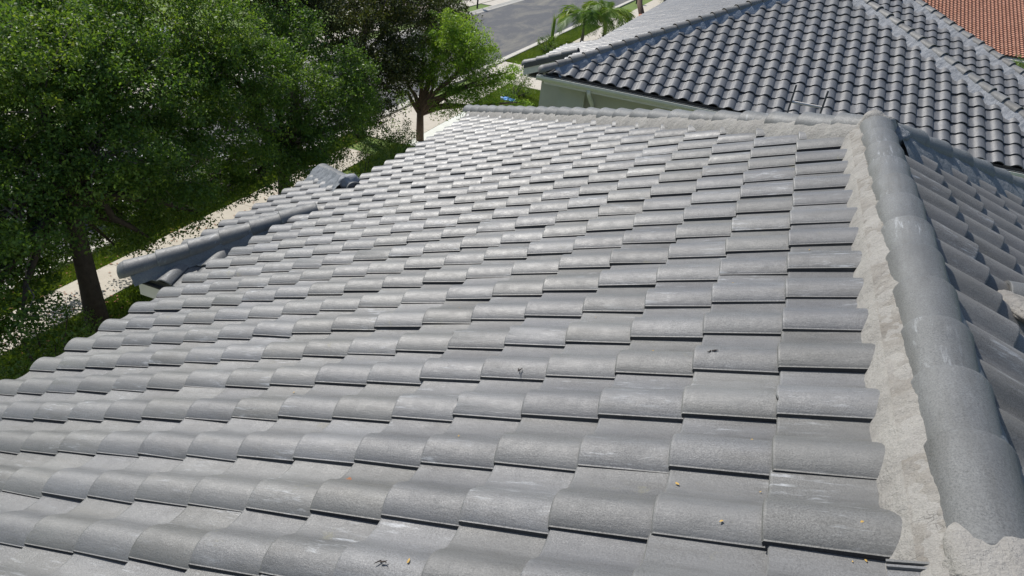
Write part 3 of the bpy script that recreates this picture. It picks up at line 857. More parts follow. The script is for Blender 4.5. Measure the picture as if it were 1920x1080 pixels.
mortar_strip(nroof, P3(NX0 + .16, EY + .16, ZE + .06), P3(XR, NYA, zR2), acNl, NE, 'mortar_bed', M_MORTARSH, .05, .32, .09, -.03, 11, .008, power=1.5)
mortar_strip(nroof, P3(NX1, EY, ZE), P3(XR, NYA, zR2), acNr, NE, 'mortar_bed', M_MORTARP, .05, .31, .115, -.03, 12, .012)
mortar_strip(nroof, P3(WX1, WY, ZE), P3(WTX, WC - WTX, ZE + (WX1 - WTX) * TT), acNr, NE, 'mortar_bed', M_MORTARP, .05, .31, .115, -.03, 13, .012)
rk = MB(); rk.prism([(NXX - .02, NB0 - .10, GZ + ZE - 1.26 * TT - .23), (NX0 + .02, NB0 - .10, GZ + ZE - .23), (NX0 + .02, NB0 - .10, GZ + ZE + .03), (NXX - .02, NB0 - .10, GZ + ZE - 1.26 * TT + .03)], (0, .04, 0)); rk.build('barge_board', M_GUTTER, nh)
rk = MB(); rk.prism([(NXX - .02, NB0 - .125, GZ + ZE - 1.26 * TT - .05), (NX0 + .02, NB0 - .125, GZ + ZE - .05), (NX0 + .02, NB0 - .125, GZ + ZE + .08), (NXX - .02, NB0 - .125, GZ + ZE - 1.26 * TT + .08)], (0, .03, 0)); rk.build('rake_shade_strip', M_RAKE_SHADE, nh)  # dark strip added as the shaded side of the caps
# walls
wl = MB()
wl.box((-4.78, EY + .42, 0), (-4.16, EY + 3, GZ + ZE - .16))
wl.box((-4.16, EY + .62, 0), (NX1 - .5, NYE - .5, GZ + ZE - .16))
wl.box((-4.70, EY + 3, 0), (-4.16, NYE - .5, GZ + ZE - .16))
wl.prism([(-5.95, NB0 + .3, 0), (-4.70, NB0 + .3, 0), (-4.70, NB0 + .3, GZ + ZE - .20), (-5.95, NB0 + .3, GZ + ZE - .70)], (0, NB1 - NB0 - .7, 0))
wl.box((NX1 - .6, WY + .5, 0), (WX1 - .5, NYE - .5, GZ + ZE - .16))
wl.build('wall', M_WALL, nh)
fa = MB(); zf = GZ + ZE - .09; zx = GZ + ZE - 1.26 * TT - .08
fa.box((NX0 + .05, EY + .02, zf - .17), (NX1 - .05, EY + .05, zf))
fa.box((NX0 + .02, EY + .05, zf - .17), (NX0 + .05, NYE, zf))
fa.box((NXX + .03, NB0 + .08, zx - .22), (NXX + .07, NB1, zx))
fa.build('fascia', M_GUTTER, nh)
so_ = MB(); so_.box((NX0 + .05, EY + .05, zf - .165), (NX1, EY + .64, zf - .145)); so_.box((NXX + .07, NB0 + .08, zx - .21), (NX0 + .5, NB1, zx - .19)); so_.build('soffit', M_GUTTER, nh)
bs = MB(); bs.box((NX0 + .05, EY + .015, zf - .03), (NX1, EY + .035, zf + .07)); bs.build('eave_closure', M_DARK, nh)
# gutter: an open U with rolled front lip
def gutter(x0, x1, y, z):
    prof = [(0, .0), (0, -.11), (-.07, -.115), (-.125, -.05), (-.13, 0.0), (-.122, .004), (-.118, -.045), (-.066, -.105), (-.008, -.10), (-.008, .0)]
    MB().prism([(x0, y + a, z + b) for a, b in prof], (x1 - x0, 0, 0)).build('gutter', M_GUTTER, nh)
gutter(NX0 - .12, NX1, EY + .012, GZ + ZE - .075)
g2 = MB(); g2.box((NX0 - .125, EY - .12, GZ + ZE - .185), (NX0 - .117, EY + .012, GZ + ZE - .072)); g2.build('gutter_end_cap', M_GUTTER, nh)
ds = MB(); ds.tube([(-3.98, EY - .03, GZ + ZE - .18), (-3.98, EY + .02, GZ + ZE - .30), (-3.98, EY + .5, GZ + ZE - .62), (-3.98, EY + .56, GZ + ZE - .8), (-3.98, EY + .56, .1)], .05, 8)
ds.build('downspout', M_GUTTER, nh, smooth=True)

# =================================================================== FAR ORANGE HOUSE
oh = empty('tiled_house', (20, 66, 0), label='far house with terracotta orange tile roof beyond the grey roofs', cat='house')
M_ONOSE_SHADE = simple('terracotta_nose_shade', (0.10, 0.035, 0.02), 0.9)  # nose faces coloured dark to deepen the shadow line of each row
def far_plane():
    pw, pe = 0.265, 0.27
    ts = [0, .12, .3, .5, .68, 1.0]; hs = [.02, .055, .07, .045, .004, 0]
    v = []; f = []; off = 0
    y0, z0 = 60.5, -5.55
    for r in range(0, 58):
        for k in range(0, 110):
            x = 6.0 + k * pw; y = y0 + r * pe * CT; z = z0 + r * pe * ST
            for (dx, lift) in ((0.0, -.045), (0.0, .045), (pe * 1.0, -.004)):
                for t, h in zip(ts, hs):
                    hh = h + lift
                    v.append((x - t * pw, y + dx * CT - hh * ST, z + dx * ST + hh * CT + GZ))
            for a in range(2):
                for i in range(5):
                    p = off + a * 6 + i; f.append((p, p + 6, p + 7, p + 1))
            off += 18
    me = mesh_np('roof_tile', np.array(v), np.array(f), False, M_ORANGE); me.materials.append(M_ONOSE_SHADE)
    me.polygons.foreach_set('material_index', (np.arange(len(f)) % 10 < 5).astype(np.int32))
    return me
odk = MB()
odk.prism([(4.0, 60.3, GZ - 5.75), (34, 60.3, GZ - 5.75), (34, 76, GZ - 5.75 + 15.7 * TT), (4, 76, GZ - 5.75 + 15.7 * TT)], (0, 0, -.1))
odk.box((5, 61, 0), (33, 76, GZ - 5.75 - .1 + .2))
orf = odk.build('wall', M_WALL2, oh)
link('roof_tile_field', far_plane(), oh, kind='stuff')

# =================================================================== LADDER
lad = empty('ladder', (.3, 10.6, 0), label='top of a metal ladder leaning on the far eave of the foreground roof', cat='ladder')
for x in (.07, .55):
    MB().prism([(x - .014, 11.9, 0), (x + .014, 11.9, 0), (x + .014, 11.95, 0), (x - .014, 11.95, 0)], (0.01, -1.40, GZ - .72)).build('rail', M_ALU, lad)
zt = GZ - .72
for i in range(0, 24):
    a = 1 - (i * .30 + .28) / zt
    MB().tube([(.09, 11.93 - 1.40 * a, zt * a), (.55, 11.93 - 1.40 * a, zt * a)], .022, 8).build('rung', M_ALU2, lad)

# =================================================================== TREES
def leaf_cloud(name, centres, radii, nleaf, ll, lw, mat, parent, seed, up=0.35, droop=0.0, tint0=None):
    """centres (n,3), radii (n,), nleaf per cluster"""
    r = np.random.default_rng(seed); n = len(centres); m_ = n * nleaf
    c = np.repeat(centres, nleaf, 0); rad = np.repeat(radii, nleaf)
    d = r.normal(size=(m_, 3)); d /= np.linalg.norm(d, axis=1)[:, None]
    rr = r.random(m_) ** 0.45
    p = c + d * (rad * rr)[:, None] * np.array([1, 1, .75])
    p[:, 2] -= droop * rr * rad
    a = r.normal(size=(m_, 3)) + d * 0.6; a[:, 2] -= droop; a /= np.linalg.norm(a, axis=1)[:, None]
    nn = r.normal(size=(m_, 3)) * 0.8 + np.array([-.15, .1, up + .55]); b = np.cross(nn, a); b /= np.linalg.norm(b, axis=1)[:, None] + 1e-9
    s = (0.65 + 0.7 * r.random(m_))
    L = (ll * s)[:, None]; Wd = (lw * s)[:, None]
    nz = np.cross(a, b)
    v = np.empty((m_, 4, 3)); v[:, 0] = p - a * L * .5; v[:, 1] = p + b * Wd * .5 + nz * Wd * .12; v[:, 2] = p + a * L * .5; v[:, 3] = p - b * Wd * .5 + nz * Wd * .12
    f = np.arange(m_ * 4).reshape(m_, 4)
    me = mesh_np(name, v.reshape(-1, 3), f, False, mat)
    ct = np.repeat(tint0 if tint0 is not None else r.random(n), nleaf) * .6 + r.random(m_) * .4
    at = me.attributes.new('tint', 'FLOAT', 'POINT'); at.data.foreach_set('value', np.repeat(ct, 4).astype(np.float32))
    return link(name, me, parent)

def lobe_points(lobes, per, seed, shell=0.55, squash=1.0):
    r = np.random.default_rng(seed); out = []; own = []
    for li, (x, y, z, rx, ry, rz) in enumerate(lobes):
        n = max(4, int(per * rx * ry * rz))
        d = r.normal(size=(n, 3)); d /= np.linalg.norm(d, axis=1)[:, None]
        k = shell + (1 - shell) * r.random(n) ** .6
        k *= 1 + 0.16 * np.sin(d[:, 0] * 5 + li) * np.cos(d[:, 1] * 4 + li * 2) + r.normal(size=n) * .05
        out.append(np.array([x, y, z + GZ]) + d * k[:, None] * np.array([rx, ry, rz])); own += [li] * n
    return np.concatenate(out), np.array(own)

def limbs(trunk_pts, rad, lobes, pts, own, mat, parent, seed, twig=0.10, fork=0.6, tw_r=0.012):
    r = random.Random(seed)
    tb = MB(); tb.tube(trunk_pts, rad, 10)
    tb.build('trunk', mat, parent, smooth=True)
    top = Vector(trunk_pts[-1]); r0 = rad[-1]
    lb = MB()
    ends = []
    for li, (x, y, z, rx, ry, rz) in enumerate(lobes):
        e = Vector((x, y, z + GZ)); 
        s = Vector(trunk_pts[-1]) if li % 2 == 0 else Vector(trunk_pts[-2]).lerp(Vector(trunk_pts[-1]), .6)
        mid = s.lerp(e, .5) + Vector((r.uniform(-.3, .3), r.uniform(-.3, .3), r.uniform(0.0, .5)))
        q1 = s.lerp(mid, .5) + Vector((r.uniform(-.1, .1), r.uniform(-.1, .1), .1))
        pts_ = [s, q1, mid, mid.lerp(e, .5) + Vector((r.uniform(-.15, .15), r.uniform(-.15, .15), 0)), e]
        lb.tube(pts_, [r0 * .8, r0 * .62, r0 * .45, r0 * .3, r0 * .14], 7)
        ends.append(pts_)
    tg = MB(); idx = [i for i in range(len(pts)) if r.random() < twig * 1.6]
    for i in idx:
        pl = ends[own[i]]; a = pl[r.choice([2, 3, 4])]; e = Vector(pts[i])
        md = a.lerp(e, .55) + Vector((r.uniform(-.15, .15), r.uniform(-.15, .15), r.uniform(-.05, .2)))
        tg.tube([a, md, e], [tw_r * 1.6, tw_r * 1.0, tw_r * .4], 4)
    lb.build('limb', mat, parent, smooth=True)
    tg.build('twigs', M_BARKG, parent, smooth=True, kind='stuff')

def tree(name, base, trunk, rad, lobes, label, group, mleaf, mbark, per, nleaf, ll, lw, crad, seed, twig=.1, droop=0., shell=.5, cat='tree'):
    root = empty(name, (base[0], base[1], 0), label=label, cat=cat, group=group)
    pts, own = lobe_points(lobes, per, seed, shell)
    limbs([(a, b_, c + GZ) for a, b_, c in trunk], rad, lobes, pts, own, mbark, root, seed, twig)
    r = np.random.default_rng(seed)
    lt = r.random(len(lobes)); zt = np.array([lo[2] + lo[5] for lo in lobes])
    tt = .45 * lt[own] + .35 * r.random(len(pts)) + .35 * np.clip(r.normal(.3, .4, len(pts)), 0, 1)
    leaf_cloud('crown', pts, crad * (.5 + 1.0 * r.random(len(pts))), nleaf, ll, lw, mleaf, root, seed, droop=droop, tint0=np.clip(tt, 0, 1.3))
    return root


def dots(name_, root_pts): pass
tree('oak_tree', (-12.2, 7.35), [(-12.2, 7.35, -7.8), (-12.25, 7.38, -6.6), (-12.45, 7.5, -5.4), (-12.7, 7.8, -4.6)], [.25, .19, .17, .15],
     [(-12.3, 6.4, -4.8, 1.2, 1.1, .8), (-13.4, 7.0, -4.05, 1.5, 1.4, 1.0), (-13.3, 8.0, -2.43, 1.8, 1.8, 1.2), (-11.85, 8.0, -3.95, 1.3, 1.3, .9), (-11.7, 9.5, -4.7, 1.1, 1.2, .75),
      (-12.9, 9.0, -2.63, 1.6, 1.6, 1.1), (-12.87, 10.5, -3.48, 1.6, 1.5, 1.1), (-12.3, 5.5, -5.9, .9, .9, .6), (-14.98, 10.0, -1.95, 2.0, 2.0, 1.3), (-14.6, 8.8, -3.9, 1.5, 1.6, 1.0), (-14.4, 6.0, -3.0, 1.6, 1.5, 1.1), (-13.6, 10.6, -4.7, 1.3, 1.3, .7), (-13.0, 6.8, -6.0, .9, .9, .5), (-12.9, 6.5, -5.2, .9, .9, .6), (-12.2, 6.0, -5.95, .7, .7, .45), (-13.1, 9.3, -6.2, .9, .9, .4), (-13.3, 9.0, -5.7, 1.0, 1.0, .5), (-13.0, 10.3, -5.9, .9, .9, .5), (-13.1, 8.3, -5.1, 1.0, .9, .6), (-11.5, 5.4, -6.1, .6, .6, .35), (-13.9, 6.2, -5.8, .9, .9, .5), (-12.1, 5.0, -6.4, .7, .7, .4), (-12.7, 10.4, -6.2, .7, .7, .35), (-12.85, 9.4, -6.4, .7, .7, .35), (-12.7, 8.5, -6.3, .6, .6, .35), (-14.0, 7.6, -5.6, 1.0, 1.0, .5), (-12.2, 9.0, -6.2, .6, .8, .35), (-12.1, 10.4, -6.1, .6, .8, .35), (-13.7, 9.6, -6.6, .8, .9, .45), (-13.6, 11.2, -6.5, .8, .9, .4), (-13.8, 8.2, -6.7, .8, .8, .4), (-13.4, 12.6, -6.4, .7, .8, .4), (-12.9, 4.6, -5.9, .9, .8, .6)],
     'broad leafy oak left of the foreground roof, its thick dark trunk rising from the lawn', None, M_OAK, M_BARKD, 58, 88, .080, .040, .33, 3, .07, shell=.3)
tree('oak_tree', (-12.5, 14.2), [(-12.5, 14.2, -7.8), (-12.5, 14.2, -6.6), (-12.4, 14.1, -5.6)], [.22, .17, .15],
     [(-12.1, 11.6, -4.43, 1.4, 1.3, .9), (-13.6, 12.0, -2.31, 1.9, 1.8, 1.2), (-12.3, 12.6, -5.6, 1.1, 1.1, .6), (-12.7, 13.0, -3.31, 1.6, 1.5, 1.0), (-11.9, 14.0, -5.3, 1.2, 1.2, .8), (-12.2, 14.6, -4.1, 1.4, 1.4, 1.0),
      (-11.8, 16.0, -5.1, 1.2, 1.2, .8), (-12.3, 16.9, -4.1, 1.3, 1.3, .9), (-13.8, 16.0, -3.1, 1.5, 1.5, 1.0), (-14.2, 14.0, -4.6, 1.3, 1.5, .8), (-12.2, 13.0, -5.7, 1.0, 1.0, .5), (-12.6, 12.1, -5.95, .9, .9, .45), (-12.8, 11.2, -6.0, .9, .9, .45), (-12.0, 14.3, -5.95, .9, .9, .5), (-11.7, 15.2, -5.9, .8, .8, .5), (-12.4, 11.5, -6.15, .7, .7, .35), (-12.05, 12.6, -6.0, .7, .7, .35), (-11.6, 13.6, -5.9, .7, .7, .4), (-11.9, 17.6, -5.6, .9, .9, .6), (-12.6, 18.3, -5.0, .9, .9, .7)],
     'sunlit green oak beside the bay corner, second tree from the left along the lawn', None, M_OAK, M_BARKD, 62, 84, .080, .040, .32, 5, .07, shell=.3)
tree('olive_tree', (-14.75, 17.9), [(-14.75, 17.9, -7.8), (-14.75, 17.9, -6.0), (-14.8, 17.95, -4.4)], [.22, .17, .15],
     [(-14.9, 18.0, -2.3, 1.7, 1.6, 1.2), (-14.4, 19.5, -3.0, 1.4, 1.3, 1.1), (-16.0, 18.5, -1.4, 1.8, 1.8, 1.2), (-15.6, 16.2, -1.7, 1.5, 1.5, 1.0)],
     'dark leaved tree by the kerb with its bare dark stems showing above the sunlit oak', None, M_DKL, M_BARKD, 50, 70, .10, .042, .34, 8, .1, .35, shell=.3)
tree('olive_tree', (-14.6, 21.6), [(-14.6, 21.6, -7.8), (-14.6, 21.6, -6.2), (-14.5, 21.6, -4.9)], [.22, .18, .15],
     [(-13.95, 21.6, -3.0, 1.5, 1.5, 1.1), (-13.7, 24.8, -3.0, 1.7, 1.9, 1.2), (-12.8, 21.2, -4.6, 1.0, 1.0, 1.0), (-13.5, 20.4, -5.8, .9, .9, .8), (-13.3, 20.8, -4.4, 1.1, 1.0, 1.0), (-13.4, 27.0, -4.1, 1.3, 1.4, 1.0), (-15.0, 23.0, -2.3, 1.8, 1.8, 1.2), (-12.8, 22.0, -4.1, .8, .8, .7), (-12.7, 22.4, -5.1, .6, .6, .5), (-12.7, 19.4, -5.7, .8, .8, .6), (-12.9, 20.2, -4.6, .9, .9, .7), (-13.3, 19.2, -4.0, 1.0, 1.0, .8)],
     'dark olive coloured tree at the kerb directly behind the bright green tree', None, M_DKL, M_BARKD, 55, 72, .10, .042, .34, 9, .1, .35, shell=.3)
broot = tree('forked_tree', (-12.47, 22.7), [(-12.47, 22.7, -7.8), (-12.5, 22.7, -7.0), (-12.52, 22.7, -6.5)], [.165, .145, .13],
     [(-11.5, 23.2, -4.2, 1.2, 1.2, .9), (-10.7, 23.0, -5.4, 1.0, 1.0, .7), (-12.0, 22.8, -5.0, .9, .9, .6), (-9.9, 23.4, -5.1, .75, .8, .5), (-11.35, 22.6, -6.1, .65, .7, .3), (-13.1, 22.5, -5.9, .5, .5, .4), (-11.7, 23.5, -3.3, .95, .95, .6), (-10.6, 23.1, -4.4, 1.0, 1.0, .8), (-12.6, 22.9, -4.3, .9, .9, .7), (-9.3, 23.5, -4.6, .6, .6, .4), (-8.9, 23.6, -5.7, .5, .5, .35), (-9.7, 23.2, -6.0, .7, .7, .4), (-13.2, 22.7, -5.0, .7, .7, .5), (-10.4, 23.0, -3.6, .8, .8, .5)],
     'bright green tree with a forked brown trunk beside the pale driveway', None, M_BRT, M_BARK, 95, 66, .09, .036, .30, 14, .10, .5, shell=.2)

# shrubs
def shrub(name, lobes, label, mleaf, per, nleaf, ll, lw, crad, seed, cat='shrub', group=None):
    x, y = lobes[0][0], lobes[0][1]
    root = empty(name, (x, y, 0), label=label, cat=cat, group=group)
    pts, own = lobe_points(lobes, per, seed, .4); pts[:, 2] = np.maximum(pts[:, 2], .12)
    r = np.random.default_rng(seed)
    leaf_cloud('foliage', pts, crad * (.6 + .8 * r.random(len(pts))), nleaf, ll, lw, mleaf, root, seed)
    st = MB()
    for i in range(12):
        e = pts[r.integers(len(pts))]
        st.tube([(x + r.normal() * .1, y + r.normal() * .1, 0), (x * .5 + e[0] * .5, y * .5 + e[1] * .5, e[2] * .5), tuple(e)], [.03, .02, .01], 5)
    st.build('stem', M_BARKD, root)
    return root
shrub('shrub', [(-10.9, 5.2, -6.8, 1.3, 1.2, .9), (-11.7, 5.9, -7.0, 1.0, 1.0, .7), (-12.2, 4.8, -6.9, 1.1, 1.1, .8)], 'yellow green bush at the foot of the big oak by the eave', M_SHRUB, 40, 50, .07, .035, .28, 31)
shrub('shrub', [(-11.4, 16.6, -6.9, 1.3, 1.5, 1.0), (-11.5, 18.4, -7.0, 1.0, 1.3, .9)], 'dense green shrub just past the bay roof', M_SHRUB, 34, 52, .07, .035, .3, 32)
shrub('shrub', [(-12.0, 20.3, -7.0, 1.0, 1.0, .75), (-12.1, 19.0, -6.8, .9, .9, .8)], 'low light green bush in front of the forked tree', M_SHRUB, 60, 50, .06, .03, .22, 33)
shrub('shrub', [(-11.8, 31.4, -7.1, 1.1, 1.1, .7)], 'low leafy bush under the right edge of the bright tree', M_SHRUB, 60, 50, .07, .035, .25, 34)
shrub('shrub', [(-14.0, 43.1, -7.3, .7, .9, .5)], 'yellow green bush beside the spiky plant on the verge', M_SHRUB, 120, 40, .07, .035, .2, 35)
shrub('shrub', [(-10.6, 50.5, -7.2, 1.6, 2.4, .6), (-10.0, 47, -7.2, 1.6, 1.6, .6)], 'low bushes behind the palms at the roof edge', M_SHRUB, 50, 40, .08, .04, .3, 36)
shrub('shrub', [(-11.2, 78, -5.6, 2.6, 3, 2.0), (-9.8, 72, -6.2, 2.2, 2.4, 1.5)], 'dark bush next to the bare curved trunks at the top of the street', M_OAK, 16, 50, .12, .06, .5, 37)
shrub('shrub', [(14.6, 55, -6.4, 2.2, 2.0, 1.5), (17.5, 56, -6.2, 2.2, 2.0, 1.6)], 'green bush below the eave of the orange roof', M_OAK, 14, 50, .12, .06, .5, 38)

# strappy plants
def blade_plant(name, x, y, z0, n, L, wd, spread, label, mat, seed, upright=False, cat='plant', group=None):
    r = random.Random(seed); root = empty(name, (x, y, 0), label=label, cat=cat, group=group)
    v = []; f = []
    for i in range(n):
        a = r.uniform(0, 2 * math.pi); sp = r.uniform(.15, 1) * spread; l_ = L * r.uniform(.6, 1)
        d = Vector((math.cos(a), math.sin(a), 0)); s = d.cross(Vector((0, 0, 1)))
        b0 = Vector((x, y, z0)) + d * r.uniform(0, .12)
        o = len(v)
        for k in range(5):
            t = k / 4; wv = wd * (1 - t) ** .6 * (.7 + .3 * min(1, t * 4))
            c_ = b0 + Vector((0, 0, 1)) * (l_ * (t - (0 if upright else .38 * t * t))) + d * sp * l_ * (t ** 1.6)
            v += [c_ + s * wv * .5, c_ - s * wv * .5 + Vector((0, 0, .004))]
        for k in range(4): f.append((o + 2*k, o + 2*k + 1, o + 2*k + 3, o + 2*k + 2))
    me = mesh_np('leaves', v, f, False, mat)
    at = me.attributes.new('tint', 'FLOAT', 'POINT'); at.data.foreach_set('value', np.repeat(np.random.default_rng(seed).random(n), 10).astype(np.float32))
    link('leaves', me, root)
    MB().tube([(x, y, 0), (x, y, z0 + .15)], [.12, .08], 8).build('stem', M_BARKD, root)
    return root
for i, (x, y, z0, n, L, lb) in enumerate([
    (-10.6, 15.6, .3, 150, 2.1, 'clump of arching strap leaves nearest the bay roof hip'),
    (-10.9, 17.6, .3, 150, 2.0, 'clump of arching strap leaves between the shrubs along the eave'),
    (-11.3, 19.2, .2, 120, 1.6, 'clump of strap leaves closest to the forked tree')]):
    blade_plant('strappy_plant', x, y, z0, n, L, .04, .7, lb, M_PALM, 50 + i, group='strap leaved plants along the eave')
blade_plant('spiky_plant', -14.2, 44.6, .05, 46, 1.5, .07, .55, 'spiky upright plant with tall narrow leaves on the grass verge', M_PALM, 60, group=None)
blade_plant('spiky_plant', -14.2, 44.7, .4, 26, 2.1, .09, .06, 'tall stiff leaf spear standing in the spiky plant clump', M_PALM, 61, upright=True)
blade_plant('grass_tuft', -11.45, 31.9, .02, 60, .8, .03, .5, 'wispy grass tuft by the corner of the sage wall', M_PALM, 62)

# palms
def palm(x, y, h, n, fl, label, seed):
    r = random.Random(seed); root = empty('palm_tree', (x, y, 0), label=label, cat='palm', group='palms beyond the neighbouring roof')
    MB().tube([(x, y, 0), (x + .05, y, h * .5), (x, y, h)], [.14, .10, .09], 9).build('trunk', M_BARKG, root, smooth=True)
    MB().tube([(x, y, h), (x, y, h + .5)], [.10, .06], 9).build('crownshaft', M_SHRUB, root, smooth=True)
    for i in range(n):
        a = 2 * math.pi * i / n + r.uniform(-.2, .2); el = r.uniform(.1, 1.0); L = fl * r.uniform(.85, 1.1)
        d = Vector((math.cos(a), math.sin(a), 0)); s = d.cross(Vector((0, 0, 1)))
        v = []; f = []; P_ = []
        for k in range(15):
            t = k / 14
            P_.append(Vector((x, y, h + .4)) + d * L * (t * (.55 + .3 * (1 - el)) + .12 * math.sin(t * math.pi)) + Vector((0, 0, 1)) * L * (el * .75 * t - (.35 + .75 * el) * t ** 2.3))
        for k in range(14):
            o = len(v); wv = .03 * (1 - k / 16)
            v += [P_[k] + s * wv, P_[k] - s * wv, P_[k + 1] - s * wv, P_[k + 1] + s * wv]; f.append((o, o + 1, o + 2, o + 3))
        for k in range(1, 44):
            t = k / 44; q_ = t * 14; i0 = min(13, int(q_)); p = P_[i0].lerp(P_[i0 + 1], q_ - i0); dr = (P_[i0 + 1] - P_[i0]).normalized()
            ll = L * .30 * math.sin(math.pi * (.12 + .83 * t)) ** .7
            for sg in (-1, 1):
                tip = p + (s * sg * .8 + dr * .75 + Vector((0, 0, -.28 + r.uniform(-.15, .15)))).normalized() * ll
                o = len(v); wv = dr * .028
                v += [p - wv, p + wv, p.lerp(tip, .6) + wv * .8 + Vector((0, 0, .03)), tip, p.lerp(tip, .6) - wv * .8 + Vector((0, 0, .03))]
                f.append((o, o + 1, o + 2, o + 3, o + 4))
        me = mesh_np('frond', v, f, False, M_PALM)
        at = me.attributes.new('tint', 'FLOAT', 'POINT'); tv = r.random(); at.data.foreach_set('value', np.full(len(v), tv, dtype=np.float32))
        link('frond', me, root)
palm(-12.75, 46.8, 1.7, 15, 2.9, 'left palm of the pair rising behind the grey roof edge', 71)
palm(-11.6, 48.0, 2.0, 15, 2.9, 'right palm of the pair rising behind the grey roof edge', 72)

# bare curved trunks far up the street
ct = empty('street_tree', (-11.5, 66, 0), label='tree with bare curved brown trunks at the top edge beyond the palms', cat='tree')
tb = MB()
tb.tube([(-11.6, 62, 0.2), (-12.4, 63.5, 1.2), (-12.9, 65, 2.6), (-13.2, 66, 5)], [.26, .24, .2, .15], 9)
tb.build('trunk', M_BARK, ct, smooth=True)
tb = MB(); tb.tube([(-10.2, 64, 0.2), (-10.5, 65, 2.0), (-11.2, 66, 5)], [.22, .18, .12], 9).tube([(-10.1, 64, 0.6), (-9.4, 65, 2.6), (-9.2, 66, 5)], [.18, .15, .1], 9)
tb.build('trunk', M_BARKG, ct, smooth=True)
pts, own = lobe_points([(-11.5, 67, .2, 3, 3, 1.6)], 14, 81, .5)
leaf_cloud('crown', pts, np.full(len(pts), .5), 40, .12, .06, M_OAK, ct, 81)
# terracotta pots
pt = empty('planter', (-11.6, 61.5, 0), label='terracotta planter at the foot of the curved trunk', cat='planter')
MB().tube([(-11.3, 61.2, 0), (-11.3, 61.2, .55), (-11.3, 61.2, .56), (-11.3, 61.2, .68)], [.34, .5, .58, .58], 16).build('pot', M_TERRA, pt)
pt = empty('planter', (-10.6, 62.0, 0), label='long low terracotta planter beside the round one', cat='planter')
MB().box((-11.0, 61.7, 0), (-9.9, 62.1, .5)).box((-11.06, 61.64, .5), (-9.84, 62.16, .6)).build('trough', M_TERRA, pt, bevel=.02)
# mailbox post on the verge
mbx = empty('mailbox', (-14.4, 72.5, 0), label='dark mailbox on a post on the far grass verge', cat='mailbox')
MB().box((-14.45, 72.45, 0), (-14.35, 72.55, 1.1)).build('post', M_DARK, mbx)
bx_ = MB(); pr = [(-.12, 0), (.12, 0), (.12, .14), (.08, .21), (0, .24), (-.08, .21), (-.12, .14)]
bx_.prism([(-14.4 + a, 72.2, 1.1 + b_) for a, b_ in pr], (0, .55, 0)).build('box', M_DARK, mbx)
# mailbox across the street
mbx = empty('mailbox', (-23.6, 54.2, 0), label='dark mailbox post on the small lawn across the street', cat='mailbox')
MB().box((-23.65, 54.15, 0), (-23.55, 54.25, 1.1)).build('post', M_DARK, mbx)
MB().prism([(-23.6 + a, 53.95, 1.1 + b_) for a, b_ in pr], (0, .55, 0)).build('box', M_DARK, mbx)
# blue scrap on the lawn
bl = empty('plastic_bag', (-11.8, 30.7, 0), label='crumpled blue plastic bag lying on the lawn by the sage wall', cat='bag')
bm = bmesh.new(); bmesh.ops.create_icosphere(bm, subdivisions=3, radius=1)
for v in bm.verts:
    v.co *= 1 + mnoise.noise(v.co * 2.5) * .5; v.co = Vector((v.co.x * .38, v.co.y * .2, v.co.z * .09 + .08))
me = bpy.data.meshes.new('bag'); bm.to_mesh(me); bm.free(); me.materials.append(M_BLUE)
link('bag', me, bl, None, Matrix.Translation((-11.8, 30.7, 0)))

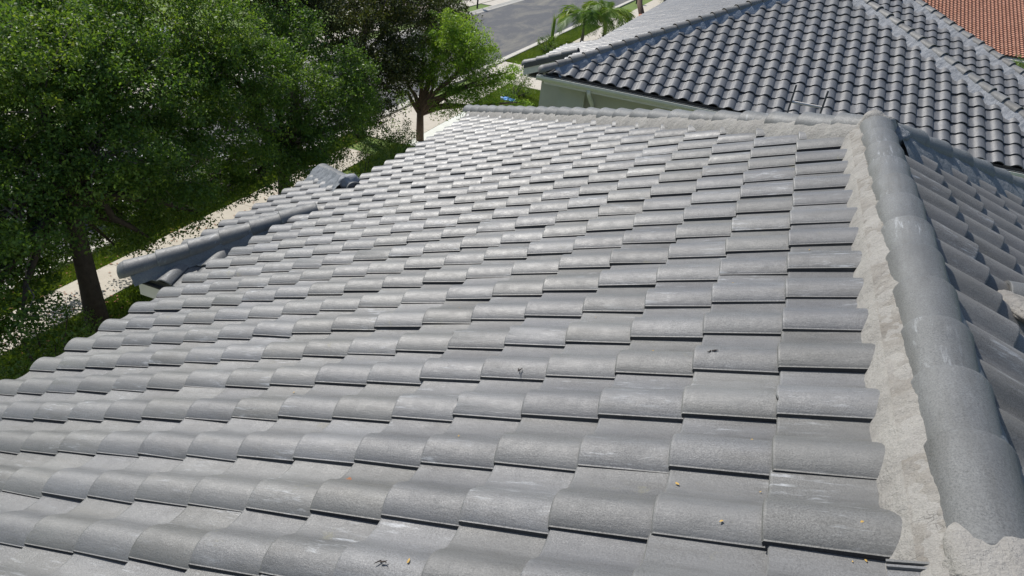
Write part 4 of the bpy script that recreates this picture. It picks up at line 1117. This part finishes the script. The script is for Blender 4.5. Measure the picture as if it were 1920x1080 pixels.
# =================================================================== CARS
def car(x, y, mat, label, seed):
    root = empty('parked_car', (x, y, 0), label=label, cat='car', group='cars parked on the street')
    # side outline (along y), lofted over the width with tumblehome
    low = [(-2.25, .35), (-2.3, .6), (-2.22, .78), (-1.4, .9), (1.55, .95), (2.2, .93), (2.3, .7), (2.25, .35)]
    body = MB(); ws = [(.86, 0.0), (.90, .02), (.90, -.02), (.86, 0)]
    prof = low
    n = len(prof); v = []; xs = [-.88, -.80, .80, .88]; ins = [.06, 0, 0, .06]
    for xi, i_ in zip(xs, ins):
        for a, b_ in prof: v.append((x + xi, y + a * (1 - i_ * .4), b_ - (i_ if b_ > .5 else 0)))
    f = []
    for k in range(3):
        for i in range(n): f.append((k*n + i, k*n + (i+1) % n, (k+1)*n + (i+1) % n, (k+1)*n + i))
    f += [tuple(range(n - 1, -1, -1)), tuple(3 * n + i for i in range(n))]
    body.add(v, f); body.build('body', mat, root, bevel=.04)
    cab = [(-1.25, .88), (-.45, 1.36), (.9, 1.40), (1.75, .93)]
    v = []
    for xi, sh in ((-.80, 0), (-.62, 1), (.62, 1), (.80, 0)):
        for a, b_ in cab:
            up_ = b_ > 1.0
            v.append((x + (xi if not up_ else xi * .84), y + a, b_ if sh or not up_ else b_ - .03))
    f = []
    for k in range(3):
        for i in range(3): f.append((k*4 + i, k*4 + i + 1, k*4 + 4 + i + 1, k*4 + 4 + i))
    f += [(3, 2, 1, 0), (12, 13, 14, 15)]
    MB().add(v, f).build('windows', M_GLASS, root)
    MB().prism([(x - .54, y - .42, 1.375), (x + .54, y - .42, 1.375), (x + .54, y + .88, 1.415), (x - .54, y + .88, 1.415)], (0, 0, .03)).build('roof_panel', mat, root, bevel=.01)
    for sx in (-1, 1):
        for wy in (-1.38, 1.38):
            t = MB(); cx = x + sx * .80
            t.tube([(cx - .1 * sx, y + wy, .33), (cx + .11 * sx, y + wy, .33)], .33, 20); tt = t.build('tyre', M_DARK, root, bevel=.02)
            rm = MB(); rm.tube([(cx + .10 * sx, y + wy, .33), (cx + .118 * sx, y + wy, .33)], .06, 10)
            for q_ in range(10):
                a = q_ * math.pi / 5
                rm.tube([(cx + .114 * sx, y + wy, .33), (cx + .114 * sx, y + wy + math.cos(a) * .22, .33 + math.sin(a) * .22)], .013, 4)
            ring = [(cx + .114 * sx, y + wy + math.cos(a) * .225, .33 + math.sin(a) * .225) for a in np.linspace(0, 2 * math.pi, 21)]
            rm.tube(ring, .014, 5); rm.build('rim', M_RIM, root)
        MB().box((x + sx * .62 - .14, y - 2.3, .62), (x + sx * .62 + .14, y - 2.2, .74)).build('headlight', M_LAMP, root)
car(-16.15, 13.25, M_WHITECAR, 'white car parked at the near kerb, glimpsed through the oak leaves', 1)
car(-27.5, 24.9, M_SILVER, 'silver car standing in the driveway across the street behind the trees', 2)

# grass blades on the lawns that show
def grass_patch(name, x0, x1, y0, y1, n, seed, hgt=.07):
    r = np.random.default_rng(seed)
    p = np.stack([r.uniform(x0, x1, n), r.uniform(y0, y1, n), np.full(n, .0)], 1)
    a = r.uniform(0, 2 * math.pi, n); d = np.stack([np.cos(a), np.sin(a), np.zeros(n)], 1)
    h = hgt * (.5 + r.random(n)); ln = r.normal(size=(n, 3)) * .5
    v = np.empty((n, 3, 3)); wv = .012 + .012 * r.random(n)
    v[:, 0] = p + d * wv[:, None]; v[:, 1] = p - d * wv[:, None]; v[:, 2] = p + np.stack([ln[:, 0] * h, ln[:, 1] * h, h], 1)
    me = mesh_np(name, v.reshape(-1, 3), np.arange(3 * n).reshape(n, 3), False, M_BLADE)
    at = me.attributes.new('tint', 'FLOAT', 'POINT'); at.data.foreach_set('value', np.repeat(r.random(n) * .6 + .2 + .2 * np.sin(p[:, 0] * 2) * np.sin(p[:, 1] * 1.7), 3).astype(np.float32))
    link(name, me, None, kind='stuff')
grass_patch('lawn_grass', -13.1, -8.5, 3.0, 12.0, 90000, 1)
grass_patch('lawn_grass', -13.1, -8.5, 18.5, 21.9, 40000, 2)
grass_patch('lawn_grass', -12.9, -5.5, 28.5, 33.6, 60000, 3, .09)
grass_patch('verge_grass', -15.0, -13.65, 38.5, 56, 40000, 4, .09)
grass_patch('verge_grass', -15.0, -14.32, 4, 21.8, 30000, 5)

# =================================================================== SMALL THINGS ON THE ROOF
def on_A(c, j, h=0.1):
    x = -c * EX * CT; return P3(x, j * W, zA(x)) + NA * h
def prof_h(j):
    wid = W + .012; y = (j % 1.0) * W; cyl = .200; a = y / cyl; H = .056
    if a < .5: return .014 + (H - .014) * math.sin(a / .5 * math.pi / 2) ** .8
    if a < 1: return .004 + (H - .004) * (1 - ((a - .5) / .5) ** 2.1) ** 1.15
    return .0
def flake(name, c, j, s, mat, seed, **k):
    rr = random.Random(seed); frac = 1 - (c % 1.0)   # distance upslope from the nose
    up_d = (math.ceil(c) - c) * EX
    h = prof_h(j) - up_d * TILT + .002
    ctr = on_A(c, j, h); v = []; nn = 9
    cen = (0, 0, s * .12)
    for i in range(nn):
        a = 2 * math.pi * i / nn; r_ = s * rr.uniform(.35, 1.0); v.append((r_ * math.cos(a), r_ * math.sin(a) * .55, rr.uniform(0, .4) * s * .15))
    v.append(cen); f = [(i, (i + 1) % nn, nn) for i in range(nn)]
    me = mesh_np(name, v, f, False, mat)
    return link(name, me, None, None, Matrix.Translation(ctr) @ FA @ Matrix.Rotation(rr.uniform(0, 6), 4, 'Z'), **k)
for i, (c, j) in enumerate([(-0.66, -0.07), (-0.76, -0.04), (-0.75, 0.25), (0.1, 0.8), (0.37, 0.17), (0.88, 0.8), (-0.28, 6.72), (-0.3, 6.85), (1.95, 4.61), (2.75, 4.86), (1.6, 3.54), (3.23, -0.68), (6.05, 2.34), (3.61, 1.42), (0.74, 5.49), (5.38, 5.4), (0.21, 1.49), (7.37, 2.85)]):
    flake('petal', c, j, .005 + .004 * (i % 3), M_PETAL, 100 + i, label='tiny yellow petal fallen on the grey roof tiles', cat='petal', group='yellow petals fallen on the roof')
flake('dry_leaf', 4.84, .65, .035, M_DRY, 200, label='dry brown leaf caught below a tile nose left of centre', cat='leaf')
def twiglet(c, j, s, seed, lab):
    rr = random.Random(seed); up_d = (math.ceil(c) - c) * EX; h = prof_h(j) - up_d * TILT + .005
    mb = MB(); o = on_A(c, j, h)
    for k in range(3):
        a = rr.uniform(0, 1.6) + (k % 2) * 3.1; a2 = a + rr.uniform(-.7, .7); q0 = Vector((rr.uniform(-.3, .3) * s, rr.uniform(-.3, .3) * s, .002))
        q1 = q0 + Vector((math.cos(a), math.sin(a), .1)) * s * .5; q2 = q1 + Vector((math.cos(a2), math.sin(a2), -.05)) * s * .4
        F3 = FA.to_3x3(); mb.tube([o + F3 @ q0, o + F3 @ q1, o + F3 @ q2], [.0028, .0022, .001], 5)
    mb.build('twig', M_TWIG, None, label=lab, cat='twig')
twiglet(3.51, -.76, .028, 1, 'small dark dried twig on the tiles at the bottom edge of the picture')
twiglet(3.40, 3.10, .022, 2, 'small dark dried twig on a tile in the middle of the roof')
twiglet(.78, 3.25, .022, 3, 'tiny dark twig on a tile near the ridge mortar')

# fallen leaves under the trees
r_ = np.random.default_rng(77); n_ = 1000
px_ = np.concatenate([r_.normal(-12.9, 1.4, n_ // 2), r_.normal(-14.6, 1.0, n_ // 2)]); py_ = r_.uniform(4, 22, n_)
a_ = r_.uniform(0, 6.28, n_); sz = r_.uniform(.02, .05, n_)
d_ = np.stack([np.cos(a_), np.sin(a_), np.zeros(n_)], 1); e_ = np.stack([-np.sin(a_), np.cos(a_), np.zeros(n_)], 1)
p_ = np.stack([px_, py_, np.full(n_, .062)], 1); p_[:, 2] = np.where(px_ < -15.02, .03, np.where(px_ < -14.3, .05, .062))
v_ = np.empty((n_, 4, 3)); v_[:, 0] = p_ - d_ * sz[:, None]; v_[:, 1] = p_ + e_ * sz[:, None] * .5 + [0, 0, .01]; v_[:, 2] = p_ + d_ * sz[:, None]; v_[:, 3] = p_ - e_ * sz[:, None] * .5 + [0, 0, .006]
link('leaf_litter', mesh_np('leaf_litter', v_.reshape(-1, 3), np.arange(4 * n_).reshape(n_, 4), False, M_DRY), None, kind='stuff')
